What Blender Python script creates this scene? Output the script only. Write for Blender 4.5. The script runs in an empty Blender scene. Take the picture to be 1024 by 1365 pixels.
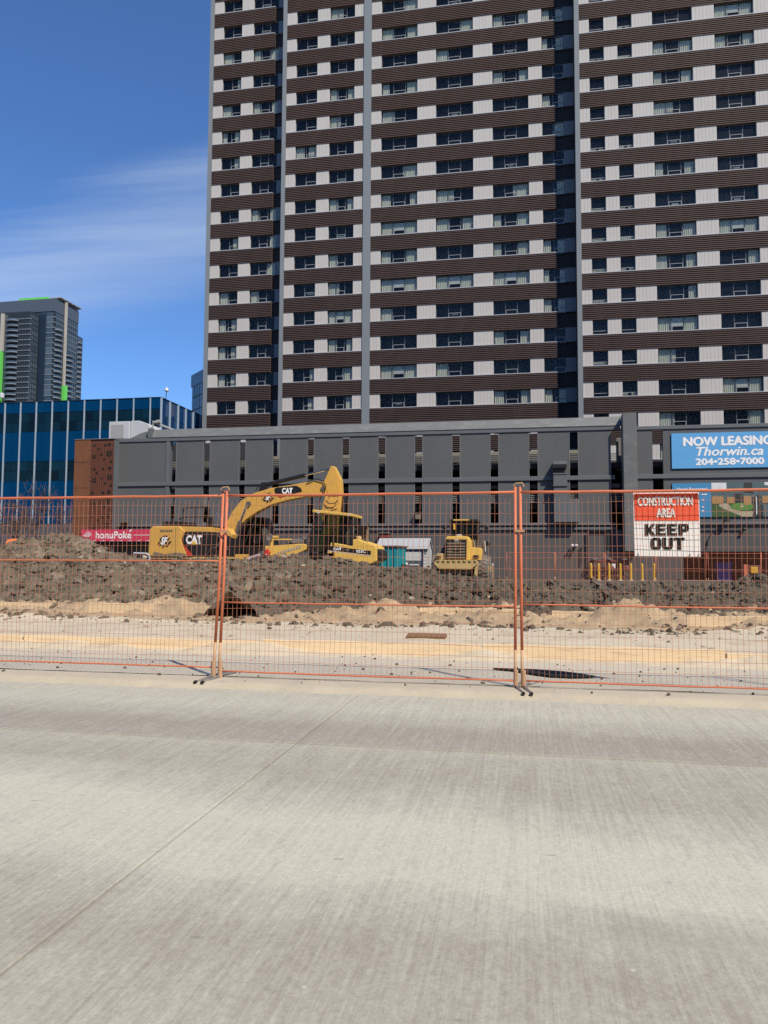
import bpy, bmesh, math, random
from mathutils import Vector, Matrix, noise as mnoise
import numpy as np
random.seed(7)
rad = math.radians
S = bpy.context.scene
COL = S.collection

# ---------------------------------------------------------------- camera
def cam_axes(yaw, pitch, roll):
    f = Vector((-math.sin(yaw)*math.cos(pitch), math.cos(yaw)*math.cos(pitch), math.sin(pitch)))
    r = Vector((math.cos(yaw), math.sin(yaw), 0)); u = r.cross(f)
    return r*math.cos(roll)+u*math.sin(roll), -r*math.sin(roll)+u*math.cos(roll), f
cr, cu, cf = cam_axes(rad(10.5), rad(3.78), rad(0.29))
cd = bpy.data.cameras.new('camera'); cam = bpy.data.objects.new('camera', cd); COL.objects.link(cam)
m = Matrix((( cr.x, cu.x, -cf.x, 0), (cr.y, cu.y, -cf.y, 0), (cr.z, cu.z, -cf.z, 1.13), (0, 0, 0, 1)))
cam.matrix_world = m
cd.sensor_fit = 'HORIZONTAL'; cd.sensor_width = 36.0; cd.lens = 36.0*1026/1024
cd.clip_start = 0.05; cd.clip_end = 3000
S.camera = cam
# ---------------------------------------------------------------- world, sun, exposure
SUN_EL, SUN_AZ = rad(50), rad(135)
w = bpy.data.worlds.new('World'); S.world = w; w.use_nodes = True
nt = w.node_tree; nt.nodes.clear()
def N(t, typ, **k):
    n = t.nodes.new(typ)
    for a, b in k.items():
        if a.startswith('i_'):
            key = a[2:]
            n.inputs[int(key) if key.isdigit() else key.replace('_', ' ')].default_value = b
        else: setattr(n, a, b)
    return n
out = N(nt, 'ShaderNodeOutputWorld'); bg = N(nt, 'ShaderNodeBackground', i_Strength=0.085)
sky = N(nt, 'ShaderNodeTexSky', sky_type='NISHITA', sun_disc=False, sun_elevation=SUN_EL, sun_rotation=SUN_AZ,
        altitude=240, air_density=1.0, dust_density=0.25, ozone_density=3.2)
tc = N(nt, 'ShaderNodeTexCoord'); sep = N(nt, 'ShaderNodeSeparateXYZ')
nt.links.new(tc.outputs['Generated'], sep.inputs[0])
def mth(t, op, a, b=None, clamp=False):
    n = t.nodes.new('ShaderNodeMath'); n.operation = op; n.use_clamp = clamp
    for i, v in enumerate((a, b)):
        if v is None: continue
        if isinstance(v, (int, float)): n.inputs[i].default_value = v
        else: t.links.new(v, n.inputs[i])
    return n.outputs[0]
zc = mth(nt, 'MAXIMUM', sep.outputs['Z'], 0.03)
cxp = mth(nt, 'DIVIDE', sep.outputs['X'], zc); cyp = mth(nt, 'DIVIDE', sep.outputs['Y'], zc)
comb = N(nt, 'ShaderNodeCombineXYZ'); nt.links.new(cxp, comb.inputs[0]); nt.links.new(cyp, comb.inputs[1])
mp = N(nt, 'ShaderNodeMapping'); mp.inputs['Rotation'].default_value = (0, 0, rad(24)); mp.inputs['Scale'].default_value = (0.55, 4.5, 1)
nt.links.new(comb.outputs[0], mp.inputs[0])
nz = N(nt, 'ShaderNodeTexNoise', i_Scale=1.2, i_Detail=7.0, i_Roughness=0.6, i_Distortion=0.5); nt.links.new(mp.outputs[0], nz.inputs['Vector'])
# a thin cirrus bank far out over the city: begins beyond a line across the cloud layer
ln = mth(nt, 'ADD', mth(nt, 'MULTIPLY', cxp, 0.356), mth(nt, 'MULTIPLY', cyp, 0.934))
rmp = N(nt, 'ShaderNodeMapRange', interpolation_type='SMOOTHSTEP'); rmp.inputs[1].default_value = 1.22; rmp.inputs[2].default_value = 1.56
lnw = mth(nt, 'ADD', ln, mth(nt, 'MULTIPLY', mth(nt, 'SUBTRACT', nz.outputs[0], .5), .35)); nt.links.new(lnw, rmp.inputs[0])
rm2 = N(nt, 'ShaderNodeMapRange', interpolation_type='SMOOTHSTEP'); rm2.inputs[1].default_value = 2.25; rm2.inputs[2].default_value = 1.6
nt.links.new(ln, rm2.inputs[0])
cm = mth(nt, 'MULTIPLY', mth(nt, 'MULTIPLY', rmp.outputs[0], rm2.outputs[0]), mth(nt, 'ADD', mth(nt, 'MULTIPLY', nz.outputs[0], 0.42), .06), True)
tint = N(nt, 'ShaderNodeMix', data_type='RGBA', blend_type='MULTIPLY'); tint.inputs[0].default_value = 1.0
tint.inputs[7].default_value = (0.95, 1.36, 1.86, 1); nt.links.new(sky.outputs[0], tint.inputs[6])
mx = N(nt, 'ShaderNodeMix', data_type='RGBA'); nt.links.new(cm, mx.inputs[0]); nt.links.new(tint.outputs[2], mx.inputs[6])
mx.inputs[7].default_value = (8.5, 9.6, 11.0, 1)
nt.links.new(mx.outputs[2], bg.inputs[0]); nt.links.new(bg.outputs[0], out.inputs[0])

sd = bpy.data.lights.new('sun', 'SUN'); sd.energy = 4.8; sd.angle = rad(0.53); sd.color = (1.0, 0.895, 0.725)
so = bpy.data.objects.new('sun', sd); COL.objects.link(so)
sv = Vector((math.sin(SUN_AZ)*math.cos(SUN_EL), math.cos(SUN_AZ)*math.cos(SUN_EL), math.sin(SUN_EL)))
so.rotation_euler = (-sv).to_track_quat('-Z', 'Y').to_euler(); so.location = (20, -20, 40)
S.view_settings.view_transform = 'Standard'; S.view_settings.look = 'None'
S.view_settings.exposure = 0.0; S.view_settings.gamma = 1.0
S.render.engine = 'CYCLES'
S.cycles.max_bounces = 6; S.cycles.transparent_max_bounces = 12
try: S.cycles.use_denoising = False
except Exception: pass

# ---------------------------------------------------------------- materials
MATS = {}
def coords(t, scale=(1, 1, 1), rnd=True):
    tcn = N(t, 'ShaderNodeTexCoord'); mpn = N(t, 'ShaderNodeMapping'); mpn.inputs['Scale'].default_value = scale
    t.links.new(tcn.outputs['Object'], mpn.inputs[0]); return mpn.outputs[0]
def rndw(t):
    oi = N(t, 'ShaderNodeObjectInfo'); return mth(t, 'MULTIPLY', oi.outputs['Random'], 60.0)
def noise_at(t, vec, scale, detail=5, rough=.55, wv=None):
    n = N(t, 'ShaderNodeTexNoise', noise_dimensions='4D'); n.inputs['Scale'].default_value = scale
    n.inputs['Detail'].default_value = detail; n.inputs['Roughness'].default_value = rough
    t.links.new(vec, n.inputs['Vector'])
    if wv is not None: t.links.new(wv, n.inputs['W'])
    return n.outputs[0]
def mixc(t, fac, a, b, blend='MIX'):
    n = N(t, 'ShaderNodeMix', data_type='RGBA', blend_type=blend)
    for i, v in ((0, fac), (6, a), (7, b)):
        if isinstance(v, (int, float)): n.inputs[i].default_value = v
        elif isinstance(v, (tuple, list)): n.inputs[i].default_value = (*v[:3], 1)
        else: t.links.new(v, n.inputs[i])
    return n.outputs[2]
def ramp(t, fac, lo, hi):
    n = N(t, 'ShaderNodeMapRange', interpolation_type='SMOOTHSTEP'); n.inputs[1].default_value = lo; n.inputs[2].default_value = hi
    t.links.new(fac, n.inputs[0]); return n.outputs[0]
def base(name):
    mt = bpy.data.materials.new(name); mt.use_nodes = True; t = mt.node_tree
    b = t.nodes['Principled BSDF']; MATS[name] = mt; return mt, t, b
def bumpn(t, b, h, strength, dist=.02):
    n = N(t, 'ShaderNodeBump'); n.inputs['Strength'].default_value = strength; n.inputs['Distance'].default_value = dist
    t.links.new(h, n.inputs['Height']); t.links.new(n.outputs[0], b.inputs['Normal'])
def mat(name, col, rough=.6, var=.25, scale=2.0, stretch=(1, 1, 1), col2=None, c2=(.5, .75), metal=0, bump=0, bscale=30, spec=.5):
    """base colour with mottling, an optional second colour in patches (dirt, rust) and fine relief"""
    mt, t, b = base(name); wv = rndw(t); v = coords(t, stretch)
    n1 = noise_at(t, v, scale, 6, .6, wv)
    c = mixc(t, n1, [x*(1-var) for x in col], [min(1, x*(1+var)) for x in col])
    if col2:
        n2 = noise_at(t, v, scale*2.3, 7, .65, wv); c = mixc(t, ramp(t, n2, *c2), c, col2)
    t.links.new(c, b.inputs['Base Color']); b.inputs['Roughness'].default_value = rough; b.inputs['Metallic'].default_value = metal
    b.inputs['Specular IOR Level'].default_value = spec
    if bump: bumpn(t, b, noise_at(t, v, bscale, 6, .6, wv), bump)
    return mt
def glass(name, tint, refl, rough=.02, gcol=(.9, .95, 1)):
    """a pane: see-through with a mirror share"""
    mt, t, b = base(name); t.nodes.remove(b)
    tr = N(t, 'ShaderNodeBsdfTransparent'); tr.inputs[0].default_value = (*tint, 1)
    gl = N(t, 'ShaderNodeBsdfGlossy'); gl.inputs[0].default_value = (*gcol, 1); gl.inputs['Roughness'].default_value = rough
    lw = N(t, 'ShaderNodeLayerWeight'); lw.inputs[0].default_value = .5
    f = mth(t, 'ADD', mth(t, 'MULTIPLY', mth(t, 'POWER', lw.outputs['Facing'], 4.0), .4), refl, True)
    ms = N(t, 'ShaderNodeMixShader'); t.links.new(f, ms.inputs[0]); t.links.new(tr.outputs[0], ms.inputs[1]); t.links.new(gl.outputs[0], ms.inputs[2])
    wvn = noise_at(t, coords(t), .7, 2, .5, rndw(t)); bp = N(t, 'ShaderNodeBump'); bp.inputs['Strength'].default_value = .06
    t.links.new(wvn, bp.inputs['Height']); t.links.new(bp.outputs[0], gl.inputs['Normal'])
    t.links.new(ms.outputs[0], t.nodes['Material Output'].inputs[0]); return mt

# the road: tined concrete, wheel-polished bands along the street, pits and scuffs
mt, t, b = base('road_concrete'); tcn = N(t, 'ShaderNodeTexCoord'); gv = tcn.outputs['Object']
def mapped(t, v, s):
    q = N(t, 'ShaderNodeMapping'); q.inputs['Scale'].default_value = s; t.links.new(v, q.inputs[0]); return q.outputs[0]
sx = N(t, 'ShaderNodeSeparateXYZ'); t.links.new(gv, sx.inputs[0])
big = noise_at(t, gv, .55, 5, .6); wob = mth(t, 'MULTIPLY', mth(t, 'SUBTRACT', big, .5), 1.1)
yy = mth(t, 'ADD', sx.outputs['Y'], mth(t, 'ADD', wob, mth(t, 'MULTIPLY', sx.outputs['X'], .07)))
cr_ = N(t, 'ShaderNodeValToRGB'); el = cr_.color_ramp; el.interpolation = 'EASE'
stops = [(0.0, .5), (1.5, .64), (1.9, .40), (2.3, .22), (2.65, .5), (2.95, .9), (3.4, .95), (3.8, .55), (4.2, .26), (4.6, .33), (4.9, .46), (4.99, .12), (5.4, .05), (5.8, .42), (6.2, .7), (7.0, .64)]
el.elements[0].position = 0; el.elements[0].color = (stops[0][1],)*3+(1,)
el.elements[1].position = 1; el.elements[1].color = (stops[-1][1],)*3+(1,)
for p, v in stops[1:-1]:
    e = el.elements.new(p/7.0); e.color = (v, v, v, 1)
far = ramp(t, sx.outputs['Y'], 4.2, 4.6)     # past the joint the bands run straight
yy2 = mth(t, 'ADD', sx.outputs['Y'], mth(t, 'MULTIPLY', mth(t, 'SUBTRACT', yy, sx.outputs['Y']), mth(t, 'SUBTRACT', 1.0, far)))
t.links.new(mth(t, 'DIVIDE', yy2, 7.0, True), cr_.inputs[0])
tine = noise_at(t, mapped(t, gv, (60, 1.4, 1)), 1.0, 3, .7)
tine2 = noise_at(t, mapped(t, gv, (18, .6, 1)), 1.0, 4, .7)
grit = noise_at(t, gv, 70, 3, .75)
mott = noise_at(t, mapped(t, gv, (1, .6, 1)), 34, 4, .75)
mid = noise_at(t, gv, 5.0, 6, .7)
def cen(n, k): return mth(t, 'MULTIPLY', mth(t, 'SUBTRACT', n, .5), k)
f_ = cr_.outputs[0]
for q_ in (cen(mott, 1.1), cen(tine, 1.1), cen(tine2, .7), cen(mid, .55)): f_ = mth(t, 'ADD', f_, q_)
c = mixc(t, mth(t, 'ADD', f_, 0.0, True), (.312, .290, .243), (.520, .512, .420))
def shade(t, c, n, lo, hi):
    q = N(t, 'ShaderNodeMapRange'); q.inputs[3].default_value = lo; q.inputs[4].default_value = hi; q.inputs[1].default_value = .25; q.inputs[2].default_value = .75
    t.links.new(n, q.inputs[0]); cc = N(t, 'ShaderNodeCombineColor')
    for k in range(3): t.links.new(q.outputs[0], cc.inputs[k])
    return mixc(t, 1.0, c, cc.outputs[0], 'MULTIPLY')
c = shade(t, c, grit, .84, 1.16)
stn = noise_at(t, mapped(t, gv, (.5, 1.5, 1)), 1.1, 4, .6); c = mixc(t, mth(t, 'MULTIPLY', ramp(t, stn, .60, .74), .35), c, (.24, .215, .18))
vor = N(t, 'ShaderNodeTexVoronoi', i_Scale=5.5); t.links.new(gv, vor.inputs['Vector'])
c = mixc(t, mth(t, 'MULTIPLY', mth(t, 'LESS_THAN', vor.outputs['Distance'], .045), .55), c, (.62, .6, .55))
vo2 = N(t, 'ShaderNodeTexVoronoi', i_Scale=2.1); t.links.new(mapped(t, gv, (1, 3, 1)), vo2.inputs['Vector'])
c = mixc(t, mth(t, 'MULTIPLY', mth(t, 'LESS_THAN', vo2.outputs['Distance'], .05), .45), c, (.19, .18, .165))
t.links.new(c, b.inputs['Base Color']); b.inputs['Roughness'].default_value = .85; b.inputs['Specular IOR Level'].default_value = .25
bumpn(t, b, mth(t, 'ADD', mth(t, 'MULTIPLY', tine, .7), grit), .35, .006)

mat('joint_tar', (.46, .42, .31), .9, .4, 1.5, col2=(.10, .085, .07), c2=(.5, .62))
mat('pavement', (.50, .455, .365), .9, .2, 1.3, col2=(.57, .49, .35), c2=(.45, .75), bump=.12, bscale=12)
mat('verge_dirt', (.47, .42, .325), .95, .22, 2.5, col2=(.42, .385, .32), c2=(.5, .7), bump=.3, bscale=30)
mat('sand', (.40, .30, .185), .95, .4, 1.3, col2=(.30, .235, .16), c2=(.5, .68), bump=1.0, bscale=12)
mat('base_course', (.56, .485, .355), .95, .25, .9, col2=(.47, .385, .26), c2=(.5, .68), bump=.5, bscale=14)
mat('far_ground', (.20, .175, .14), .95, .3, .2, bump=.3, bscale=3)
mat('soil', (.130, .107, .074), .95, .6, .7, col2=(.32, .272, .195), c2=(.50, .72), bump=1.0, bscale=10)
def damp(name):
    t = MATS[name].node_tree; b = t.nodes['Principled BSDF']; src = b.inputs['Base Color'].links[0].from_socket
    tcn = N(t, 'ShaderNodeTexCoord'); sp_ = N(t, 'ShaderNodeSeparateXYZ'); t.links.new(tcn.outputs['Object'], sp_.inputs[0])
    f = mth(t, 'ADD', sp_.outputs['X'], mth(t, 'MULTIPLY', mth(t, 'SUBTRACT', noise_at(t, tcn.outputs['Object'], .35, 5, .6), .5), 12.0))
    wet = mth(t, 'MULTIPLY', ramp(t, f, -9.5, -1.0), .55); spots = mth(t, 'MULTIPLY', ramp(t, noise_at(t, tcn.outputs['Object'], 1.7, 5, .6), .50, .62), .72)
    t.links.new(mixc(t, mth(t, 'MAXIMUM', wet, spots), src, (.058, .047, .036)), b.inputs['Base Color'])
damp('soil')
mat('clod', (.138, .114, .079), .95, .6, .8, col2=(.26, .218, .16), c2=(.5, .7), bump=.9, bscale=16)
damp('clod')
mat('pale_stone', (.38, .33, .26), .9, .3, 4)
mat('timber', (.80, .64, .43), .8, .2, 2, stretch=(.4, 6, 6), col2=(.52, .40, .26), c2=(.5, .75), bump=.3)
mat('brown_timber', (.22, .12, .065), .8, .3, 3, stretch=(.5, 6, 6), bump=.3)
mat('orange_paint', (.62, .175, .085), .55, .25, 6, col2=(.38, .15, .085), c2=(.56, .72))
mat('wire_orange', (.50, .20, .125), .5, .2, 3, col2=(.42, .27, .18), c2=(.5, .7))
mat('bare_post', (.50, .31, .19), .6, .3, 5)
mat('galvanised', (.38, .37, .35), .45, .2, 6, metal=.6)
mat('rubber', (.02, .02, .02), .8, .2, 5)
mat('black_tarp', (.010, .010, .011), .85, .3, 3, bump=.6, bscale=8)
mat('sign_white', (.92, .92, .93), .5, .04, 3)
mat('sign_orange', (.92, .115, .055), .5, .06, 3)
mat('ink', (.012, .012, .014), .5, .1, 3)
mat('white_ink', (.90, .90, .90), .55, .05, 3)
mat('brown_rib', (.105, .066, .052), .6, .25, .6, stretch=(1, 1, .4), col2=(.13, .092, .078), c2=(.5, .8), spec=.3)
mat('pale_panel', (.53, .49, .445), .75, .12, .9, stretch=(5, 5, .5), col2=(.50, .45, .39), c2=(.52, .85), bump=.15, bscale=8)
mat('step_shade', (.022, .018, .018), .8, .2, 1)  # near-black that paints in shade at the tower steps
mat('slate_shade', (.14, .15, .17), .6, .15, 1)  # end panel colour darkened to stand for the step's shadow
mat('pilaster_grey', (.205, .225, .235), .7, .12, .5, stretch=(1, 1, .2))
mat('sill_metal', (.42, .42, .43), .5, .15, 1.2, stretch=(3, 3, 3))
mat('window_frame', (.10, .105, .11), .45, .15, 3)
mat('sash_frame', (.32, .33, .34), .45, .15, 3)
mat('room', (.034, .032, .030), .9, .4, .8)
mat('curtain', (.62, .58, .48), .9, .22, 1.5, stretch=(3, 3, .4))
mat('blind', (.62, .60, .53), .9, .15, 1.5)
glass('tower_glass', (.84, .87, .87), .016, .28)
# painted block wall
def brickwall(name, col, bw, bh):
    mt, t, b = base(name); tcn = N(t, 'ShaderNodeTexCoord'); s = N(t, 'ShaderNodeSeparateXYZ'); t.links.new(tcn.outputs['Object'], s.inputs[0])
    cc = N(t, 'ShaderNodeCombineXYZ'); t.links.new(s.outputs['X'], cc.inputs[0]); t.links.new(s.outputs['Z'], cc.inputs[1])
    br = N(t, 'ShaderNodeTexBrick'); br.inputs['Scale'].default_value = 1.0; br.inputs['Brick Width'].default_value = bw
    br.inputs['Row Height'].default_value = bh; br.inputs['Mortar Size'].default_value = .012; br.inputs['Mortar Smooth'].default_value = .4
    br.inputs['Color1'].default_value = (*[x*1.02 for x in col], 1); br.inputs['Color2'].default_value = (*[x*.97 for x in col], 1)
    br.inputs['Mortar'].default_value = (*[x*.9 for x in col], 1)
    t.links.new(cc.outputs[0], br.inputs['Vector'])
    wv = rndw(t); v = coords(t, (.6, .6, .25)); n1 = noise_at(t, v, 1.2, 6, .6, wv)
    c = shade(t, br.outputs['Color'], n1, .93, 1.07)
    n2 = noise_at(t, coords(t), 9, 4, .6, wv); c = shade(t, c, n2, .95, 1.05)
    t.links.new(c, b.inputs['Base Color']); b.inputs['Roughness'].default_value = .75; b.inputs['Specular IOR Level'].default_value = .3
    bumpn(t, b, mth(t, 'SUBTRACT', 1.0, br.outputs['Fac']), .2, .006); return mt
brickwall('grey_block', (.116, .122, .126), .40, .10)
brickwall('base_block', (.100, .098, .098), .40, .20)
mat('grey_metal', (.15, .157, .155), .55, .25, .7, stretch=(1, 1, 2.5), col2=(.205, .21, .20), c2=(.48, .72))
mat('grey_trim', (.125, .137, .147), .6, .15, .8)
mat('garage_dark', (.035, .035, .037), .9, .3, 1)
mat('rail_grey', (.19, .19, .18), .6, .2, 2)
mat('beam_cream', (.25, .22, .16), .8, .15, 2)
mat('dark_red', (.14, .020, .016), .7, .3, 1.2)
mat('bollard_yellow', (.72, .42, .04), .5, .15, 5, col2=(.45, .28, .07), c2=(.6, .8))
mat('pipe_red', (.16, .05, .04), .6, .3, 5)
mat('bin_blue', (.05, .075, .32), .5, .2, 3)
mat('corten', (.185, .072, .030), .85, .3, 1.2, stretch=(1, 1, .5), col2=(.13, .047, .022), c2=(.45, .75), bump=.1)
mat('corten_screen', (.135, .042, .022), .85, .3, 2.5, col2=(.10, .03, .018), c2=(.5, .8))
mat('hole_dark', (.012, .009, .008), .9, .2, 4)
mat('pink_sign', (.62, .045, .10), .5, .1, 2)
mat('hvac_white', (.52, .53, .54), .5, .1, 1.5)
mat('hvac_grille', (.36, .36, .35), .6, .15, 3)
mat('sign_blue', (.12, .40, .74), .5, .06, 1)
mat('sign_blue_dark', (.06, .27, .50), .5, .08, 1)
for nm, cc_ in (('print_white', (.72, .74, .74)), ('print_teal', (.09, .14, .15)), ('print_green', (.11, .26, .055)), ('print_lawn', (.06, .115, .04)), ('print_path', (.44, .37, .26)), ('print_wood', (.42, .24, .10)), ('print_dark', (.04, .045, .04))):
    mat(nm, cc_, .5, .35, 3.0)
def facade_glass(name, c1, c2, rough=.08, spec=.5):
    mt, t, b = base(name); oi = N(t, 'ShaderNodeObjectInfo'); v = coords(t)
    n1 = noise_at(t, v, .6, 3, .5, rndw(t))
    f = mth(t, 'ADD', mth(t, 'MULTIPLY', oi.outputs['Random'], .8), mth(t, 'MULTIPLY', n1, .2))
    t.links.new(mixc(t, f, c1, c2), b.inputs['Base Color']); b.inputs['Roughness'].default_value = rough; b.inputs['Specular IOR Level'].default_value = spec
    return mt
facade_glass('blue_spandrel', (.0, .040, .118), (.001, .048, .135), .35, .06)
facade_glass('blue_window', (.001, .003, .006), (.002, .030, .052), .08, .2)
facade_glass('blue_side', (.006, .035, .11), (.01, .06, .17), .06)
mat('fin_white', (.36, .44, .52), .5, .1, 1)
mat('mullion_dark', (.01, .025, .05), .5, .1, 1)
mat('base_stone', (.10, .095, .10), .8, .3, .6)
facade_glass('condo_glass', (.03, .05, .072), (.10, .135, .165), .15)
mat('condo_dark', (.022, .032, .042), .6, .25, .05)
mat('condo_top', (.075, .095, .125), .6, .15, .03)
mat('condo_slab', (.21, .23, .26), .7, .15, .1)
mat('condo_concrete', (.44, .40, .34), .8, .15, .1)
mat('green_wrap', (.14, .62, .10), .6, .1, .2)
facade_glass('far_glass', (.02, .035, .055), (.045, .065, .09), .1)
mat('cat_yellow', (.70, .40, .082), .5, .16, 1.3, col2=(.42, .29, .13), c2=(.5, .78))
mat('yellow_bright', (.78, .50, .105), .5, .14, 1.3, col2=(.48, .34, .15), c2=(.52, .8))
mat('machine_black', (.018, .018, .02), .45, .3, 3)
mat('machine_grey', (.09, .085, .08), .6, .3, 3, col2=(.16, .13, .10), c2=(.5, .75))
mat('track_steel', (.075, .066, .058), .6, .35, 4, col2=(.13, .10, .08), c2=(.5, .75))
mat('chrome', (.7, .7, .7), .2, .05, 3, metal=1)
mat('lamp_white', (.55, .55, .57), .35, .08, 5)
mat('red_plastic', (.60, .05, .03), .5, .15, 5)
mat('tyre', (.13, .118, .10), .9, .3, 5, col2=(.26, .23, .185), c2=(.42, .65))
mat('grille_tan', (.20, .165, .115), .7, .25, 4)
mat('lip_worn', (.55, .40, .17), .55, .3, 3, col2=(.36, .26, .15), c2=(.5, .75))
glass('cab_glass', (.52, .58, .55), .03, .28)
mat('seat_fabric', (.16, .17, .155), .9, .3, 4)
mat('cab_panel', (.34, .32, .17), .7, .3, 3)
mat('shed_white', (.60, .61, .62), .6, .06, 2)
mat('shed_roof', (.40, .41, .42), .6, .15, 3, stretch=(8, 1, 1))
mat('navy', (.02, .035, .10), .5, .15, 3)
mat('band_grey', (.075, .095, .12), .5, .1, 3)
mat('teal_paint', (.012, .28, .32), .45, .15, 2, col2=(.02, .20, .23), c2=(.55, .8))
mat('bark', (.115, .085, .075), .9, .3, 6)
mat('orange_plastic', (.75, .20, .05), .45, .12, 3)

# ---------------------------------------------------------------- mesh helpers
ORG = {}
class MB:
    def __init__(s): s.v = []; s.f = []
    def add(s, vs, fs):
        o = len(s.v); s.v += [tuple(p) for p in vs]; s.f += [tuple(i+o for i in q) for q in fs]; return s
    def box(s, x0, x1, y0, y1, z0, z1):
        return s.add([(x0, y0, z0), (x1, y0, z0), (x1, y1, z0), (x0, y1, z0), (x0, y0, z1), (x1, y0, z1), (x1, y1, z1), (x0, y1, z1)],
                     [(0, 3, 2, 1), (4, 5, 6, 7), (0, 1, 5, 4), (1, 2, 6, 5), (2, 3, 7, 6), (3, 0, 4, 7)])
    def _prism(s, a, b):
        n = len(a); return s.add(a+b, [tuple(range(n)), tuple(range(2*n-1, n-1, -1))]+[(i, n+i, n+(i+1) % n, (i+1) % n) for i in range(n)])
    def prism(s, poly, y0, y1):      # outline in X-Z, thickness along Y
        return s._prism([(x, y0, z) for x, z in poly], [(x, y1, z) for x, z in poly])
    def prismx(s, poly, x0, x1):     # outline in Y-Z, length along X
        return s._prism([(x0, y, z) for y, z in poly], [(x1, y, z) for y, z in poly])
    def prismz(s, poly, z0, z1):
        return s._prism([(x, y, z0) for x, y in poly], [(x, y, z1) for x, y in poly])
    def tube(s, pts, r, n=6, cap=True):
        pts = [Vector(p) for p in pts]; rs = r if isinstance(r, (list, tuple)) else [r]*len(pts); o = len(s.v)
        for i, p in enumerate(pts):
            d = (pts[min(i+1, len(pts)-1)]-pts[max(i-1, 0)]).normalized()
            a = d.cross(Vector((0, 0, 1)) if abs(d.z) < .9 else Vector((1, 0, 0))).normalized(); bb = d.cross(a)
            for k in range(n):
                t_ = 2*math.pi*(k+.5)/n; s.v.append(tuple(p+(a*math.cos(t_)+bb*math.sin(t_))*rs[i]))
        for i in range(len(pts)-1):
            for k in range(n): s.f.append((o+i*n+k, o+i*n+(k+1) % n, o+(i+1)*n+(k+1) % n, o+(i+1)*n+k))
        if cap: s.f.append(tuple(o+k for k in range(n-1, -1, -1))); s.f.append(tuple(o+(len(pts)-1)*n+k for k in range(n)))
        return s
    def lathe(s, prof, c, axis='X', n=24):   # prof: (along axis, radius)
        o = len(s.v); c = Vector(c)
        for a, r in prof:
            for k in range(n):
                t_ = 2*math.pi*k/n; p, q = r*math.cos(t_), r*math.sin(t_)
                d = {'X': (a, p, q), 'Y': (p, a, q), 'Z': (p, q, a)}[axis]; s.v.append(tuple(c+Vector(d)))
        for i in range(len(prof)-1):
            for k in range(n): s.f.append((o+i*n+k, o+i*n+(k+1) % n, o+(i+1)*n+(k+1) % n, o+(i+1)*n+k))
        s.f.append(tuple(o+k for k in range(n))); s.f.append(tuple(o+(len(prof)-1)*n+k for k in range(n)))
        return s
    def mesh(s, name, org=(0, 0, 0), bevel=0, smooth=False):
        me = bpy.data.meshes.new(name); me.from_pydata([(x-org[0], y-org[1], z-org[2]) for x, y, z in s.v], [], s.f)
        bm = bmesh.new(); bm.from_mesh(me); bmesh.ops.recalc_face_normals(bm, faces=bm.faces)
        if bevel:
            bmesh.ops.bevel(bm, geom=[e for e in bm.edges if len(e.link_faces) == 2 and e.calc_face_angle(0) > .5], offset=bevel, segments=2, profile=.6, affect='EDGES', clamp_overlap=True)
        bm.to_mesh(me); bm.free()
        if smooth:
            for p in me.polygons: p.use_smooth = True
        return me
    def build(s, name, m_, parent=None, bevel=0, smooth=False):
        org = ORG.get(parent.name, (0, 0, 0)) if parent else (0, 0, 0)
        return put(name, s.mesh(name, org, bevel, smooth), m_, parent, keep=org)
def put(name, me, m_, parent=None, loc=None, rot=None, keep=None):
    o = bpy.data.objects.new(name, me); COL.objects.link(o)
    if m_ and not me.materials: me.materials.append(MATS[m_])
    if parent: o.parent = parent
    if loc: o.location = loc
    if rot: o.rotation_euler = rot
    ORG[o.name] = keep if keep is not None else (ORG.get(parent.name, (0, 0, 0)) if parent else (0, 0, 0))
    return o
def tag(o, label=None, cat=None, group=None, kind=None):
    if label: o['label'] = label
    if cat: o['category'] = cat
    if group: o['group'] = group
    if kind: o['kind'] = kind
    return o
def thing(name, label, cat, loc=(0, 0, 0), group=None, local=False, rot=None):
    o = bpy.data.objects.new(name, None); COL.objects.link(o); o.location = loc; o.empty_display_size = .3
    if rot: o.rotation_euler = rot
    ORG[o.name] = (0, 0, 0) if local else tuple(loc)
    return tag(o, label, cat, group)
def dup(root, loc, label, rot=None, group=None):
    def cp(o, p):
        c = o.copy(); COL.objects.link(c); c.parent = p
        for ch in o.children: cp(ch, c)
        return c
    r = cp(root, None); r.location = loc; r['label'] = label
    if rot: r.rotation_euler = rot
    if group: r['group'] = group
    return r
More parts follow.
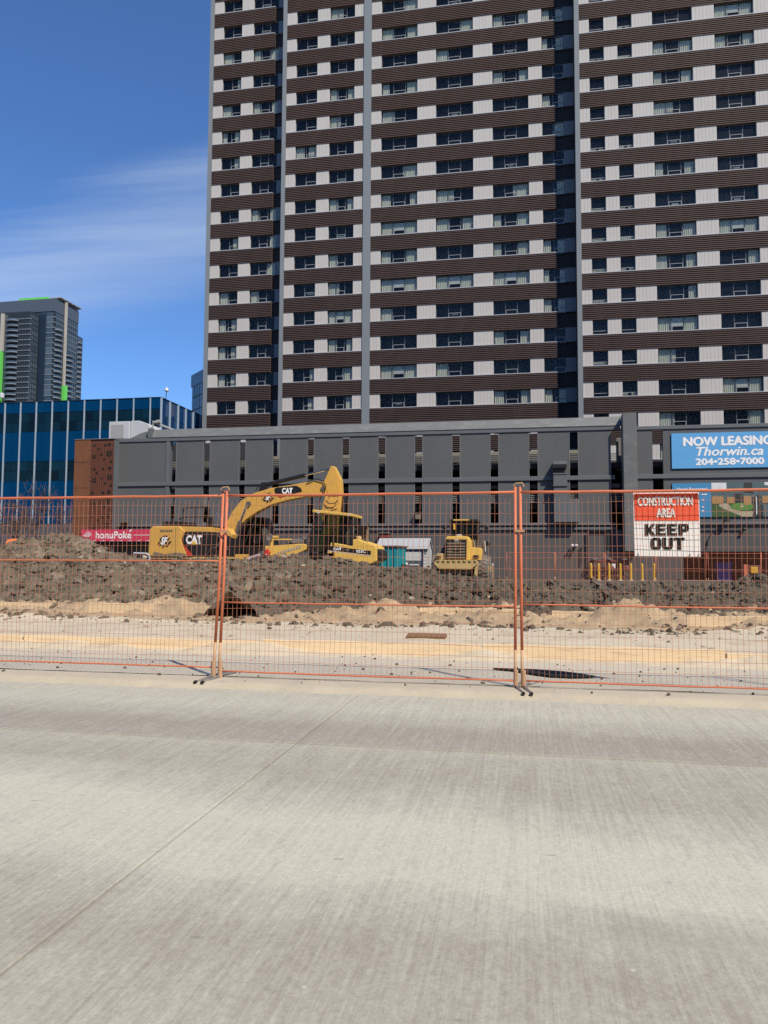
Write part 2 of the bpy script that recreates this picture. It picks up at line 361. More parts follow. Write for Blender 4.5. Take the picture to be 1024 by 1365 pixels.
def text(body, x0, x1, z0, z1, y, m_, parent, name='lettering', bold=.0, shear=0., fat=0.):
    """flat lettering facing the street, fitted to a rectangle in X-Z at depth y"""
    c = bpy.data.curves.new('t', 'FONT'); c.body = body; c.offset = bold; c.shear = shear; c.resolution_u = 3
    o = bpy.data.objects.new('t', c); COL.objects.link(o); bpy.context.view_layer.update()
    me = bpy.data.meshes.new_from_object(o.evaluated_get(bpy.context.evaluated_depsgraph_get()))
    bpy.data.objects.remove(o); bpy.data.curves.remove(c)
    P = np.array([v.co[:] for v in me.vertices]); lo, hi = P.min(0), P.max(0)
    org = ORG.get(parent.name, (0, 0, 0))
    for v in me.vertices:
        x = x0+(v.co.x-lo[0])/(hi[0]-lo[0])*(x1-x0); z = z0+(v.co.y-lo[1])/(hi[1]-lo[1])*(z1-z0)
        v.co = (x-org[0], y-org[1], z-org[2])
    me.materials.clear()
    if fat:
        bm = bmesh.new()
        for q, (dx, dz) in enumerate(((0, 0), (-fat, 0), (fat, 0), (0, fat*.7), (0, -fat*.7))):
            k0 = len(bm.verts); bm.from_mesh(me); bm.verts.ensure_lookup_table()
            for v in bm.verts[k0:]: v.co += Vector((dx, -.0007*q*max(1, abs(fat)*40), dz))
        bm.to_mesh(me); bm.free()
    return put(name, me, m_, parent)

# ================================================================ THE SETTING
g = MB().box(-900, 900, -60, 1500, -1.2, -.20); tag(g.build('ground', 'far_ground'), kind='structure')
# road: concrete slabs with open joints, running along the street
road = MB().box(-60, 60, -12, 6.9, -.40, -.062).build('road_bed', 'joint_tar'); tag(road, kind='structure')
XJ = [-46.5, -31.5, -16.5, -1.49, 13.5, 28.5, 43.5]; YJ = [-9.9, -2.5, 4.93, 6.88]
for i in range(len(XJ)-1):
    for j in range(3):
        a, b2 = XJ[i], XJ[i+1]; sl = MB(); y0, y1 = YJ[j], YJ[j+1]; g_ = .005
        # the joint drifts a little off square, as sawn
        sl.prismz([(a+g_, y0+.011), (b2-g_, y0+.011), (b2-g_, y1-.011), (a+g_, y1-.011)], -.20, -.05)
        sl.build('slab', 'road_concrete', road, bevel=.006)
# low rounded lip and the dirty strip the fence stands on
def strip(name, m_, ys, x0, x1, step, fz, seed=0, kind='structure', smooth=True):
    nx = int((x1-x0)/step)+1; vs = []; fs = []
    for j, y in enumerate(ys):
        for i in range(nx):
            x = x0+i*step; yy_, z = fz(x, y); vs.append((x, yy_, z))
    for j in range(len(ys)-1):
        for i in range(nx-1): fs.append((j*nx+i, j*nx+i+1, (j+1)*nx+i+1, (j+1)*nx+i))
    mb = MB(); mb.v = vs; mb.f = fs; o = mb.build(name, m_, smooth=smooth); tag(o, kind=kind); return o
def lipz(x, y):
    e = .05*mnoise.noise((x*1.3, 3.1, 0))+.03*mnoise.noise((x*5, 1.1, 0))
    if y < 6.86: return (y+.04*x*0+e, -.054)
    if y > 7.3: return (y, .003*mnoise.noise((x*3, y*3, 5)))
    k = min(1, (y-6.86)/.10); return (y+e*(1-k*.5), -.046+.046*(1-(1-k)**2)+.004*mnoise.noise((x*9, y*9, 2)))
strip('kerb', 'verge_dirt', [6.80, 6.86, 6.89, 6.92, 6.96, 7.05, 7.15, 7.26, 7.31], -40, 30, .09, lipz)
def pav(x, y): return (y+(.03*mnoise.noise((x*1.7, 4, 9)) if y < 7.4 else 0), .004+.006*mnoise.noise((x*1.2, y*1.5, 5))+.003*mnoise.noise((x*6, y*6, 5)))
strip('pavement', 'pavement', [7.29+.105*k for k in range(21)], -40, 30, .12, pav)

# ---- building site ground: tan sand with low heaps
def fb(x, y, s, o, sd=0.): return mnoise.fractal((x*s+sd, y*s-sd, sd*.7), 1.0, 2.1, o)
def sandh(x, y):
    z = .10+.02*fb(x, y, 1.5, 4)
    for (px_, py_, rx, ry, h) in ((-7.0, 14.5, 1.0, .9, .27), (-8.6, 14.3, 1.0, .7, .14), (-10.4, 13.3, 1.6, .6, .10), (-2.8, 14.6, .9, .7, .25), (-.6, 14.4, .7, .6, .15), (1.9, 14.0, 1.0, .7, .30), (3.7, 13.2, .9, .7, .22), (-8.3, 12.8, 2, .5, .08)):
        d = ((x-px_)/rx)**2+((y-py_)/ry)**2
        if d < 4: z += h*math.exp(-d*1.4)*(1+.5*fb(x, y, 2.2, 4, 3.3))
    k = max(0, min(1, (y-12.3)/1.5)); z += k*(.12*fb(x, y, 2.6, 5, 7.7)+.11*fb(x, y, 6.5, 4, 1.7))
    if y > 17: z += min(1, (y-17)/3)*.02
    return z
def terrain(name, m_, x0, x1, nx, ys, hf, kind='structure'):
    vs = []; fs = []
    for y in ys:
        for i in range(nx):
            x = x0+(x1-x0)*i/(nx-1); vs.append((x, y, hf(x, y)))
    for j in range(len(ys)-1):
        for i in range(nx-1): fs.append((j*nx+i, j*nx+i+1, (j+1)*nx+i+1, (j+1)*nx+i))
    mb = MB(); mb.v = vs; mb.f = fs; o = mb.build(name, m_, smooth=True); return tag(o, kind=kind)
terrain('base_course', 'base_course', -34, 22, 300, [9.39+.1*k for k in range(33)], lambda x, y: sandh(x, y)+.004)
terrain('sand_heaps', 'sand', -34, 22, 620, [12.1+.06*k for k in range(145)], lambda x, y: sandh(x, y)-max(0, .5*(12.45+.25*mnoise.noise((x*.9, 5, 5))-y)))
terrain('soil_ground', 'soil', -60, 40, 200, [20.5+.6*k for k in range(130)], lambda x, y: .10+.05*fb(x, y, .6, 4))
def drift(x, y):
    k = mnoise.fractal((x*.55, 8.8, 1.1), 1.0, 2.0, 4); return max(-.03, (.02+.16*max(0, k+.12))*(1-abs(y-9.34)/.34)**.8 if abs(y-9.34) < .34 else -.03)+.02*fb(x, y, 7, 3)
terrain('sand_drift', 'base_course', -16, 8, 400, [8.95+.03*k for k in range(27)], drift)
# ---- heaped dark soil
CREST = [(-26, 1.2), (-20.5, 1.25), (-18.1, 1.55), (-16.9, 1.98), (-15.5, 2.16), (-14.4, 1.72), (-13.5, 1.42), (-11.9, 1.16), (-9.8, 1.2), (-8.2, 1.18), (-7.2, 1.36), (-6.2, 1.26), (-4.7, 1.1), (-3.3, .98), (-2.3, .74), (-1, .66), (.4, .50), (2.2, .56), (4.3, .56), (5.8, .64), (6.4, .76), (7.5, .85), (10, .8), (16, .7)]
CX = np.array([c[0] for c in CREST]); CH = np.array([c[1] for c in CREST])
def soilh(x, y):
    h = float(np.interp(x, CX, CH))-.16; toe = 17.0+.8*mnoise.noise((x*.45, 2.2, 0))+.3*mnoise.noise((x*1.7, 4.2, 0))
    yc = 23.6
    if y < yc: k = (y-toe)/(yc-toe); prof = max(-.3, min(1, k)); prof = prof if prof < 0 else 1-(1-prof)**2.0
    else:
        k = (y-yc)/4.5; prof = 1-k*k*1.3 if k < 1 else -.4
    front = .55+.25*mnoise.noise((x*.5, 7.7, 0)); front = min(front, h*.8)
    # lower shelf in front where the crest is a tall heap
    z = h*prof if h < 1.4 or y >= yc else (1.15*min(1, max(-.3, (y-toe)/4.0)) + (h-1.15)*max(0, min(1, (y-22.0)/1.6))**1.3)
    for (px_, py_, rx, ry, hh) in ((-5.35, 13.9, .85, 1.2, .36), (-4.6, 15.6, 1.5, 1.2, .34), (-6.3, 15.6, .7, .8, .3), (2.6, 15.6, 1.2, .6, .3), (2.95, 13.4, .3, .25, .24), (.4, 15.5, .9, .6, .26), (-3.2, 15.9, 1.2, .6, .28)):
        d = ((x-px_)/rx)**2+((y-py_)/ry)**2
        if d < 5: z = max(z, -.15+(hh+.25)*math.exp(-d*1.1))
    if z > -.25:
        z += .16*fb(x, y, .8, 5, 2.1)
        for s, a in ((2.4, .13), (4.8, .16)):
            q = mnoise.voronoi((x*s+3*mnoise.noise((x, y, 1)), y*s, .3))[0]; z += a*(.55-q[0])*1.6
        z += .12*fb(x, y, 6.0, 4, 5)
    return z
ys_soil = [13.4+.07*k for k in range(215)]
terrain('soil_mound', 'soil', -27, 15, 640, ys_soil, soilh)
# loose clods, far too many to count
def ico(rng):
    t_ = (1+5**.5)/2; P = [(-1, t_, 0), (1, t_, 0), (-1, -t_, 0), (1, -t_, 0), (0, -1, t_), (0, 1, t_), (0, -1, -t_), (0, 1, -t_), (t_, 0, -1), (t_, 0, 1), (-t_, 0, -1), (-t_, 0, 1)]
    Fc = [(0, 11, 5), (0, 5, 1), (0, 1, 7), (0, 7, 10), (0, 10, 11), (1, 5, 9), (5, 11, 4), (11, 10, 2), (10, 7, 6), (7, 1, 8), (3, 9, 4), (3, 4, 2), (3, 2, 6), (3, 6, 8), (3, 8, 9), (4, 9, 5), (2, 4, 11), (6, 2, 10), (8, 6, 7), (9, 8, 1)]
    sc = [rng.uniform(.6, 1.25) for _ in range(3)]
    return [tuple(c_*s_*rng.uniform(.5, 1.3)/1.9 for c_, s_ in zip(p, sc)) for p in P], Fc
rng = random.Random(11)
def scatter(name, m_, n, spot, size):
    mb = MB()
    for _ in range(n):
        x, y, z = spot(); r = size(); P, Fc = ico(rng); a = rng.uniform(0, 6.28); ca, sa = math.cos(a), math.sin(a)
        mb.add([(x+(p[0]*ca-p[1]*sa)*r, y+(p[0]*sa+p[1]*ca)*r, z+p[2]*r*.8) for p in P], Fc)
    return tag(mb.build(name, m_), kind='stuff')
def on_soil():
    while True:
        x = rng.uniform(-25, 13); y = rng.uniform(13.6, 24.6); z = soilh(x, y)
        if z > sandh(x, y)+.03: return x, y, z
c = scatter('clods', 'clod', 18000, on_soil, lambda: rng.uniform(.14, .30) if rng.random() < .006 else min(.15, .022*rng.paretovariate(1.7))); tag(c, 'loose dark clods of dug soil covering the long mound')
def toe():
    x = rng.uniform(-22, 11); y = 17.3-abs(rng.gauss(0, 1.9)); y = max(12.2, y); return x, y, sandh(x, y)
tag(scatter('scattered_clods', 'clod', 2600, toe, lambda: min(.13, .017*rng.paretovariate(1.5))), 'small dark clods strewn over the tan sand before the mound')
def row():
    x = rng.uniform(-12, 9); y = 12.5+.4*mnoise.noise((x*.4, 9, 1))+rng.gauss(0, .3); return (x, y, sandh(x, y)) if mnoise.noise((x*.8, 3, 3)) > -.15 or rng.random() < .2 else row()
tag(scatter('clod_row', 'clod', 1100, row, lambda: min(.085, .014*rng.paretovariate(1.5))), 'ragged row of dark clods along the foot of the sand heaps')
def sandspot():
    x = rng.uniform(-15, 9); y = rng.uniform(9.5, 13.5); return x, y, sandh(x, y)
tag(scatter('gravel', 'pale_stone', 900, sandspot, lambda: min(.06, .012*rng.paretovariate(1.6))), 'pale gravel bits on the levelled sand')
def pavspot():
    x = rng.uniform(-9, 5); y = rng.uniform(6.95, 9.25); return x, y, .01
tag(scatter('grit', 'clod', 260, pavspot, lambda: min(.02, .005*rng.paretovariate(1.4))), 'dark specks of grit on the dusty pavement')
def pale():
    x, y, z = on_soil(); return x, y, z+.02
tag(scatter('pale_stones', 'pale_stone', 55, pale, lambda: rng.uniform(.04, .10)), 'pale stones caught in the dark soil')

# ================================================================ APARTMENT TOWER
TW = thing('apartment_tower', 'tall apartment tower with brown ribbed bands and pale panels above the dark garage', 'building', (0, 76, 0))
YA, YB, YC = 76.85, 76.0, 74.2
KS = range(-2, 17); SILL0, FH, SPH = 16.8, 3.0, 1.53
WH = FH-SPH
def rib_profile(y):
    pts = []; n = 8; h = SPH/n
    for i in range(n):
        z = i*h; pts += [(y, z+.03), (y, z+h*.55), (y+.09, z+h*.6), (y+.09, z+h-.004)]
    return pts+[(y+.6, SPH-.004), (y+.6, .03)]
SECT = {'A': (YA, -33.66, -25.30, [(-32.6, -30.44, 2), (-29.1, -26.25, 3)]),
        'B1': (YB, -24.95, -16.46, [(-23.9, -21.56, 2), (-20.2, -17.5, 3)]),
        'B2': (YB, -15.66, 5.02, [(-14.61, -10.8, 3), (-8.88, -5.06, 3), (-3.1, .49, 3), (1.83, 3.97, 2)]),
        'C': (YC, 5.38, 28.0, [(6.33, 7.71, 1), (8.97, 10.33, 1), (12.22, 15.86, 3), (17.84, 21.34, 3), (23.3, 26.9, 3)])}
# dark rooms behind the glass
core = MB()
for s, (y, a, b2, ws) in SECT.items(): core.box(a-.2, b2+.2, y+1.25, y+14, 0, 68)
core.build('core', 'room', TW)
rib_me, sill_me, pan_me, fr_me, pane_me, cur_me = {}, {}, {}, {}, {}, {}
def O_(me, m_, name, parent, x, y, z): return put(name, me, m_, parent, loc=(x-ORG[TW.name][0], y-ORG[TW.name][1], z))
def frame_mesh(w_, n):
    mb = MB(); e = .05
    mb.box(0, w_, 0, .08, 0, e).box(0, w_, 0, .08, WH-e, WH).box(0, e, .002, .078, e, WH-e).box(w_-e, w_, .002, .078, e, WH-e)
    for i in range(1, n): mb.box(w_*i/n-.025, w_*i/n+.025, .004, .076, e, WH-e)
    return mb.mesh('window')
def sash_mesh(w_, n):
    mb = MB(); x0, x1 = (w_/3+.03, 2*w_/3-.03) if n == 3 else ((w_/2+.03, w_-.06) if n == 2 else (.06, w_-.06)); zt = .58 if n > 1 else .46
    mb.box(x0, x1, -.02, .05, .055, .095).box(x0, x1, -.02, .05, zt-.04, zt)
    if n > 1: mb.box(x0, x0+.04, -.018, .048, .095, zt-.04).box(x1-.04, x1, -.018, .048, .095, zt-.04)
    return mb.mesh('sash')
def curtain_mesh(w_, h_, sd):
    r = random.Random(sd); n = max(6, int(w_/.055)); vs = []; fs = []; ph = r.uniform(0, 6)
    for i in range(n+1):
        x = w_*i/n; o = .035*math.sin(i*1.9+ph)+r.uniform(-.01, .01)
        vs += [(x, o, 0), (x, o*.6, h_)]
    for i in range(n): fs.append((2*i, 2*i+2, 2*i+3, 2*i+1))
    mb = MB(); mb.v = vs; mb.f = fs; return mb.mesh('curtain')
panes_n = 0
rt = random.Random(5)
sash_me = {}
for s, (y, a, b2, ws) in SECT.items():
    L_ = b2-a
    SL = {'A': -26.62, 'B2': 3.16}.get(s, b2)-a  # ribs stop where the step's shadow begins
    rib = MB().prismx(rib_profile(0), 0, SL).mesh('spandrel')
    sil = MB().box(0, SL, -.035, .22, 0, .075).mesh('sill')
    shade_strip = MB().box(SL, L_, .45, .65, 0, SPH+.07).mesh('shade_back') if SL < L_ else None  # dark strip painting in the shadow beside the step
    edges = [a]+[e for q in ws for e in q[:2]]+[b2]
    for k in KS:
        zs = SILL0+FH*k
        O_(rib, 'brown_rib', 'spandrel', TW, a, y, zs-SPH); O_(sil, 'sill_metal', 'sill', TW, a, y, zs)
        if shade_strip: O_(shade_strip, 'step_shade', 'shade_back', TW, a, y, zs-SPH)
        for i in range(0, len(edges), 2):
            wp = round(edges[i+1]-edges[i], 3)
            if wp not in pan_me:
                pm = MB(); n = max(3, int(wp/.30))
                for q in range(n): pm.box(wp*q/n+.012, wp*(q+1)/n-.012, 0, .06, .075, WH-.02)
                pm.box(0, wp, .012, .40, .074, WH+.02); pan_me[wp] = pm.mesh('wall_panel')
            if shade_strip and i == len(edges)-2:
                if ('d', wp) not in pan_me: pan_me['d', wp] = MB().box(0, wp, .2, .4, .074, WH+.02).mesh('shade_panel')
                O_(pan_me['d', wp], 'slate_shade', 'shade_panel', TW, edges[i], y+.06, zs)  # pale end panel swapped for a dark one, shadow put into its colour
            else: O_(pan_me[wp], 'pale_panel', 'wall_panel', TW, edges[i], y+.06, zs)
        for (x0, x1, n) in ws:
            w_ = round(x1-x0, 3)
            if (w_, n) not in fr_me: fr_me[w_, n] = frame_mesh(w_, n); sash_me[w_, n] = sash_mesh(w_, n)
            fr = O_(fr_me[w_, n], 'window_frame', 'window', TW, x0, y+.26, zs)
            def sub(me, m_, nm, dx, dy, dz): return put(nm, me, m_, fr, loc=(dx, dy, dz))
            sub(sash_me[w_, n], 'sash_frame', 'sash', 0, 0, 0)
            split = (s in ('B2', 'C')) and k <= 10 and x0 < 20 and k >= -1
            if split:
                for i in range(n):
                    pw = round(w_/n-.05, 3)
                    if pw not in pane_me: pane_me[pw] = MB().box(0, pw, 0, .012, 0, WH-.1).mesh('pane')
                    sub(pane_me[pw], 'tower_glass', 'pane', w_*i/n+.025, .03, .05); panes_n += 1
            else:
                if ('g', w_) not in pane_me: pane_me['g', w_] = MB().box(.04, w_-.04, .03, .042, .05, WH-.05).mesh('glazing')
                sub(pane_me['g', w_], 'tower_glass', 'glazing', 0, 0, 0)
            # curtains and blinds as people left them
            p = rt.random(); low = max(0, (6-k)/14)
            if p < .42+.3*low:
                st = rt.choice(['both', 'left', 'right', 'both', 'full'] if n > 1 else ['half', 'full'])
                segs = {'both': [(.03, rt.uniform(.2, .33)), (rt.uniform(.67, .8), .97)], 'left': [(.03, rt.uniform(.25, .5))], 'right': [(rt.uniform(.55, .8), .97)], 'full': [(.03, .34), (.66, .97)], 'half': [(.06, .94)]}[st]
                hh = WH-.12 if n > 1 else rt.choice([.5, .35])
                for (u0, u1) in segs:
                    cw = round((u1-u0)*w_*5)/5+.1; key = (cw, hh, rt.randrange(3))
                    if key not in cur_me: cur_me[key] = curtain_mesh(cw, hh, hash(key) % 999)
                    sub(cur_me[key], 'curtain', 'curtain', min(u0*w_, w_-cw-.03), .13, .06)
                if st == 'full' and n == 3:
                    key = ('b', w_); 
                    if key not in cur_me: cur_me[key] = MB().box(w_*.35, w_*.65, .1, .12, .62, WH-.1).mesh('blind')
                    sub(cur_me[key], 'blind', 'blind', 0, 0, 0)
            elif p < .60 and n > 1:
                key = ('ac', w_, n)
                if key not in cur_me: cur_me[key] = MB().box(w_*.5-.3 if n == 3 else w_*.62, w_*.5+.3 if n == 3 else w_*.95, .08, .2, .30, .45).mesh('blind')
                sub(cur_me[key], 'blind', 'blind', 0, 0, rt.uniform(0, .12))
for (x0, x1, y0, y1) in ((-34.12, -33.66, YA-.06, YA+12), (-25.37, -24.95, YB-.08, YB+.3), (-16.46, -15.66, YB-.06, YB+1.2), (4.93, 5.38, YC-.08, YC+.35), (28.0, 28.5, YC-.08, YC+12)):
    MB().box(x0, x1, y0, y1, 0, 68).build('pilaster', 'pilaster_grey', TW)
for bx in ((-25.36, -24.96, YB+.301, YA+1.2), (4.94, 5.37, YC+.351, YB+1.3)): MB().box(*bx, 0, 68).build('side_return', 'step_shade', TW)  # step side walls coloured dark to deepen the shade beside them
MB().box(-34.1, 28.4, YA+1.3, 90, 68, 68.5).build('roof', 'pilaster_grey', TW)

# ================================================================ PARKING GARAGE
PG = thing('parking_garage', 'long dark grey painted block parking garage with narrow vertical slots', 'building', (0, 52, 0))
YP = 52.0
EDG = [-25.07, -22.955, -22.466, -20.214, -19.762, -17.717, -17.217, -15.151, -14.687, -12.63, -12.146, -10.071, -9.57, -7.505, -6.987, -4.932, -4.423, -2.355, -1.831, .225, .765, 2.855, 3.385, 5.484]
spans = [(-29.62, -25.86)]+[(EDG[i], EDG[i+1]) for i in range(0, len(EDG), 2)]
for (x0, x1) in spans:
    MB().box(x0, x1, YP, YP+.22, 6.93, 9.93).build('wall_panel', 'grey_block', PG, bevel=.01)
    MB().box(x0, x1, YP+.002, YP+.22, 3.83, 6.65).build('wall_panel', 'grey_block', PG, bevel=.01)
mat('edge_grey', (.17, .178, .18), .6, .15, 2)
for (x0, x1) in spans[1:]:
    for (z0, z1) in ((6.94, 9.92), (3.84, 6.64)):
        MB().box(x0+.004, x0+.05, YP-.012, YP+.1, z0, z1).box(x1-.05, x1-.004, YP-.012, YP+.1, z0, z1).build('edge_strip', 'edge_grey', PG)
MB().box(-25.84, -25.54, YP-.05, YP+.4, 3.83, 9.95).build('pilaster', 'grey_trim', PG)
MB().box(-29.62, 6.1, YP-.07, YP+.3, 9.93, 10.2).build('cornice_band', 'grey_trim', PG, bevel=.015)
MB().prismx([(YP-.12, 10.2), (YP+.28, 10.86), (YP+.75, 10.86), (YP+.75, 10.2)], -26.98, 6.15).build('cornice', 'grey_metal', PG, bevel=.04)
MB().prism([(-28.95, 10.2), (-27.98, 10.62), (-27.2, 10.80), (-27.0, 10.80), (-27.0, 10.2)], YP+.2, YP+1.6).build('cornice_end', 'grey_metal', PG, bevel=.02)
MB().box(-27.28, -27.0, YP-.1, YP+.5, 10.2, 10.9).build('cornice_cap', 'grey_trim', PG)
MB().box(-29.64, 5.72, YP-.1, YP+.3, 6.65, 6.93).build('ledge', 'grey_trim', PG, bevel=.015)
MB().box(-29.64, 5.72, YP-.1, YP+.3, 3.66, 3.83).build('ledge', 'grey_trim', PG, bevel=.015)
MB().box(-29.64, 5.72, YP-.02, YP+.3, 3.52, 3.66).build('ledge_groove', 'garage_dark', PG)
MB().box(-29.64, 5.72, YP-.09, YP+.3, 3.36, 3.52).build('ledge', 'grey_trim', PG, bevel=.015)
MB().box(-29.64, 9.87, YP+.03, YP+.4, -.3, 3.36).build('base_wall', 'base_block', PG)
# decks, rails and beams inside
MB().box(-29.5, 16.9, YP+.45, 68.5, 7.5, 7.85).build('deck', 'garage_dark', PG)
MB().box(-29.5, 16.9, YP+.45, 68.5, 4.8, 5.15).build('deck', 'garage_dark', PG)
MB().box(-29.5, 16.9, 68.6, 68.9, -.2, 7.8).build('back_wall', 'garage_dark', PG)
MB().box(-24, 5.0, 67.6, 67.9, 7.33, 10.6).build('rear_wall', 'garage_dark', PG); MB().box(-24, 5.0, 67.55, 67.9, 10.6, 10.9).build('rear_coping', 'beam_cream', PG)
MB().box(-34, -24, 66, 66.3, 7.33, 12).build('rear_wall', 'garage_dark', PG)
MB().box(5.0, 17, 67.6, 67.9, 7.33, 9.4).build('rear_wall', 'garage_dark', PG)
for z in (8.02, 8.17, 8.32, 8.47, 8.62): MB().box(-29.5, 6.1, YP+2.3, YP+2.35, z, z+.085).build('guard_rail', 'rail_grey', PG)
for z in (5.22, 5.36, 5.50, 5.64): MB().box(-29.5, 6.1, YP+.24, YP+.28, z, z+.075).build('guard_rail', 'rail_grey', PG)
MB().box(-29.5, 6.1, YP+.6, YP+.9, 6.18, 6.45).build('beam', 'rail_grey', PG)
for i, x in enumerate(np.arange(-24.8, 6, 5.13)): MB().box(x, x+.3, YP+1.2, YP+1.5, 7.33, 9.6).build('post', 'rail_grey', PG)
MB().box(-19.0, 6, YP+6.0, YP+6.3, 8.75, 8.95).build('beam', 'garage_dark', PG)
for x in np.arange(-19, 6.1, 4.1): MB().box(x, x+.25, YP+6.02, YP+6.28, 7.33, 8.85).build('post', 'garage_dark', PG)
# pier and the forward block on the right
MB().box(6.17, 7.02, 51.15, 52.3, 1.95, 10.87).build('pier', 'grey_metal', PG, bevel=.02)
for (x0, x1) in ((7.03, 8.07), (8.72, 17.0)):
    MB().box(x0, x1, 51.85, 52.15, 6.93, 9.85).build('wall_panel', 'grey_block', PG, bevel=.01)
    MB().box(x0, x1, 51.852, 52.15, 3.83, 6.65).build('wall_panel', 'grey_block', PG, bevel=.01)
MB().box(7.03, 17.0, 51.78, 52.2, 9.85, 10.08).build('cornice_band', 'grey_trim', PG, bevel=.015)
MB().box(7.03, 17.0, 51.76, 52.2, 6.65, 6.93).build('ledge', 'grey_trim', PG, bevel=.015)
MB().box(7.03, 17.0, 51.80, 52.2, 3.66, 3.83).build('ledge', 'grey_trim', PG, bevel=.015)
MB().box(7.03, 17.0, 51.86, 52.02, 1.95, 3.66).build('lower_wall', 'base_block', PG)
MB().box(5.66, 17.0, 52.03, 55.1, 1.95, 2.2).build('soffit', 'garage_dark', PG)
MB().box(5.66, 6.17, 51.86, 52.02, 1.97, 3.3).build('lower_wall', 'base_block', PG)
MB().box(9.6, 17.0, 55.0, 55.3, -.3, 1.95).build('recess_wall', 'dark_red', PG)
MB().box(9.6, 9.87, 52.4, 55.0, -.3, 1.95).build('recess_side', 'dark_red', PG)
MB().box(9.87, 17.0, 52.2, 52.5, -.2, .12).build('recess_kerb', 'condo_concrete', PG)
# vent duct on the wall
DU = thing('vent_duct', 'boxy grey vent duct with angled hood climbing the garage wall', 'duct', (2.2, 51.6, 3.7))
MB().prismx([(51.35, 7.42), (51.2, 7.62), (51.2, 7.80), (52.0, 7.80), (52.0, 7.42)], 1.73, 2.63).build('hood', 'grey_metal', DU, bevel=.02)
MB().box(1.76, 2.64, 51.38, 51.98, 6.28, 7.0).build('upper_box', 'grey_trim', DU, bevel=.02)
MB().prismx([(51.5, 7.0), (51.45, 7.42), (51.98, 7.42), (51.98, 7.0)], 1.80, 2.5).build('neck', 'machine_black', DU)
MB().box(1.74, 2.66, 51.34, 51.99, 6.2, 6.28).box(1.74, 2.66, 51.34, 51.99, 6.98, 7.05).build('flange', 'grey_trim', DU)
MB().box(1.78, 2.62, 51.42, 51.98, 3.84, 6.2).build('lower_box', 'grey_trim', DU, bevel=.02)
MB().prismx([(51.42, 3.84), (51.42, 5.35), (51.98, 5.35), (51.98, 3.84)], 2.62, 3.36).build('side_box', 'grey_trim', DU, bevel=.02)
# wall lamps and small fittings
def lampset(x, z, label):
    L = thing('wall_lamp', label, 'lamp', (x, 51.9, z))
    MB().box(x-.06, x+.06, 51.8, 52.0, z-.14, z-.02).build('mount', 'machine_black', L)
    for dx in (-.13, .13):
        MB().lathe([(-.22, .10), (-.2, .11), (-.02, .06), (.1, .04)], (x+dx, 51.8, z+.03), 'Y', 12).build('bulb', 'lamp_white', L, smooth=True)
    return L
lampset(3.06, 2.28, 'twin white floodlight bulbs on the garage wall left of the bollards')
F1 = thing('flood_light', 'small dark floodlight under the courtyard photo sign', 'lamp', (12.37, 51.7, 3.9))
MB().box(12.2, 12.56, 51.35, 51.6, 3.82, 4.0).build('housing', 'machine_black', F1, bevel=.02); MB().box(12.33, 12.4, 51.6, 51.85, 3.88, 3.96).build('arm', 'machine_black', F1)
F2 = thing('security_camera', 'black camera on a conduit arm below the floodlight', 'camera', (13.46, 51.7, 3.3))
MB().tube([(10.0, 51.82, 3.27), (13.4, 51.82, 3.27)], .03).build('conduit', 'machine_black', F2); MB().lathe([(-.12, .06), (-.1, .1), (.1, .1), (.14, .05)], (13.46, 51.66, 3.34), 'Y', 10).build('housing', 'machine_black', F2)
F3 = thing('conduit', 'thin black conduit running along the wall above the recess', 'conduit', (12, 51.8, 3.6))
MB().tube([(7.1, 51.82, 3.56), (17, 51.82, 3.56)], .025).tube([(11.55, 51.82, 3.1), (11.3, 51.8, 2.6), (11.25, 51.8, 2.2)], .04).build('pipe', 'machine_black', F3)
F4 = thing('wall_box', 'small tan vent box on the lower ledge above the shed', 'vent', (-7.22, 51.8, 4.2))
MB().box(-7.42, -7.06, 51.6, 51.98, 4.1, 4.5).build('body', 'grille_tan', F4, bevel=.02); MB().box(-7.46, -7.02, 51.55, 51.98, 4.5, 4.58).build('cap', 'garage_dark', F4)
F5 = thing('wall_vent', 'dark red vent box on the wall just above the shed roof', 'vent', (-9.5, 51.8, 2.9))
MB().box(-9.85, -9.2, 51.7, 52.0, 2.8, 3.15).build('body', 'dark_red', F5, bevel=.01); MB().box(-9.9, -9.15, 51.62, 52.0, 3.15, 3.2).build('cap', 'rail_grey', F5)
F6 = thing('wall_vent', 'small dark vent on the wall between rust screen and pink sign', 'vent', (-28.9, 51.8, 3.75))
MB().box(-29.15, -28.75, 51.7, 52.0, 3.75, 3.95).build('body', 'machine_black', F6); MB().box(-29.1, -28.6, 51.6, 51.9, 3.95, 4.0).build('cap', 'corten', F6)
# gas meters
GM = thing('gas_meter', 'cluster of rusty red gas pipes and meters behind the yellow bollards', 'gas meter', (5.3, 51.6, 0))
pp = MB()
pp.tube([(3.95, 51.85, .1), (3.95, 51.85, 3.3)], .05).tube([(4.0, 51.7, 1.3), (6.6, 51.7, 1.35)], .07).tube([(4.1, 51.6, .35), (6.5, 51.6, .35)], .06)
for x in (4.2, 4.7, 5.1, 5.6, 6.1, 6.5): pp.tube([(x, 51.6, .05), (x, 51.6, 1.3)], .05)
pp.build('pipe', 'pipe_red', GM)
for x in (4.45, 5.35, 6.3):
    MB().lathe([(-.16, .1), (-.12, .2), (.12, .2), (.16, .1)], (x, 51.5, .85), 'Y', 14).build('meter', 'pipe_red', GM)
    MB().lathe([(-.05, .03), (-.03, .2), (.03, .2), (.05, .03)], (x-.15, 51.5, 1.45), 'Z', 14).build('regulator', 'rail_grey', GM)
MB().box(5.38, 5.6, 51.42, 51.44, .85, 1.15).build('tag_plate', 'white_ink', GM)
DP = thing('wall_pipes', 'thin black pipes and conduit drop on the wall beside the duct', 'pipe', (4.2, 51.9, 1))
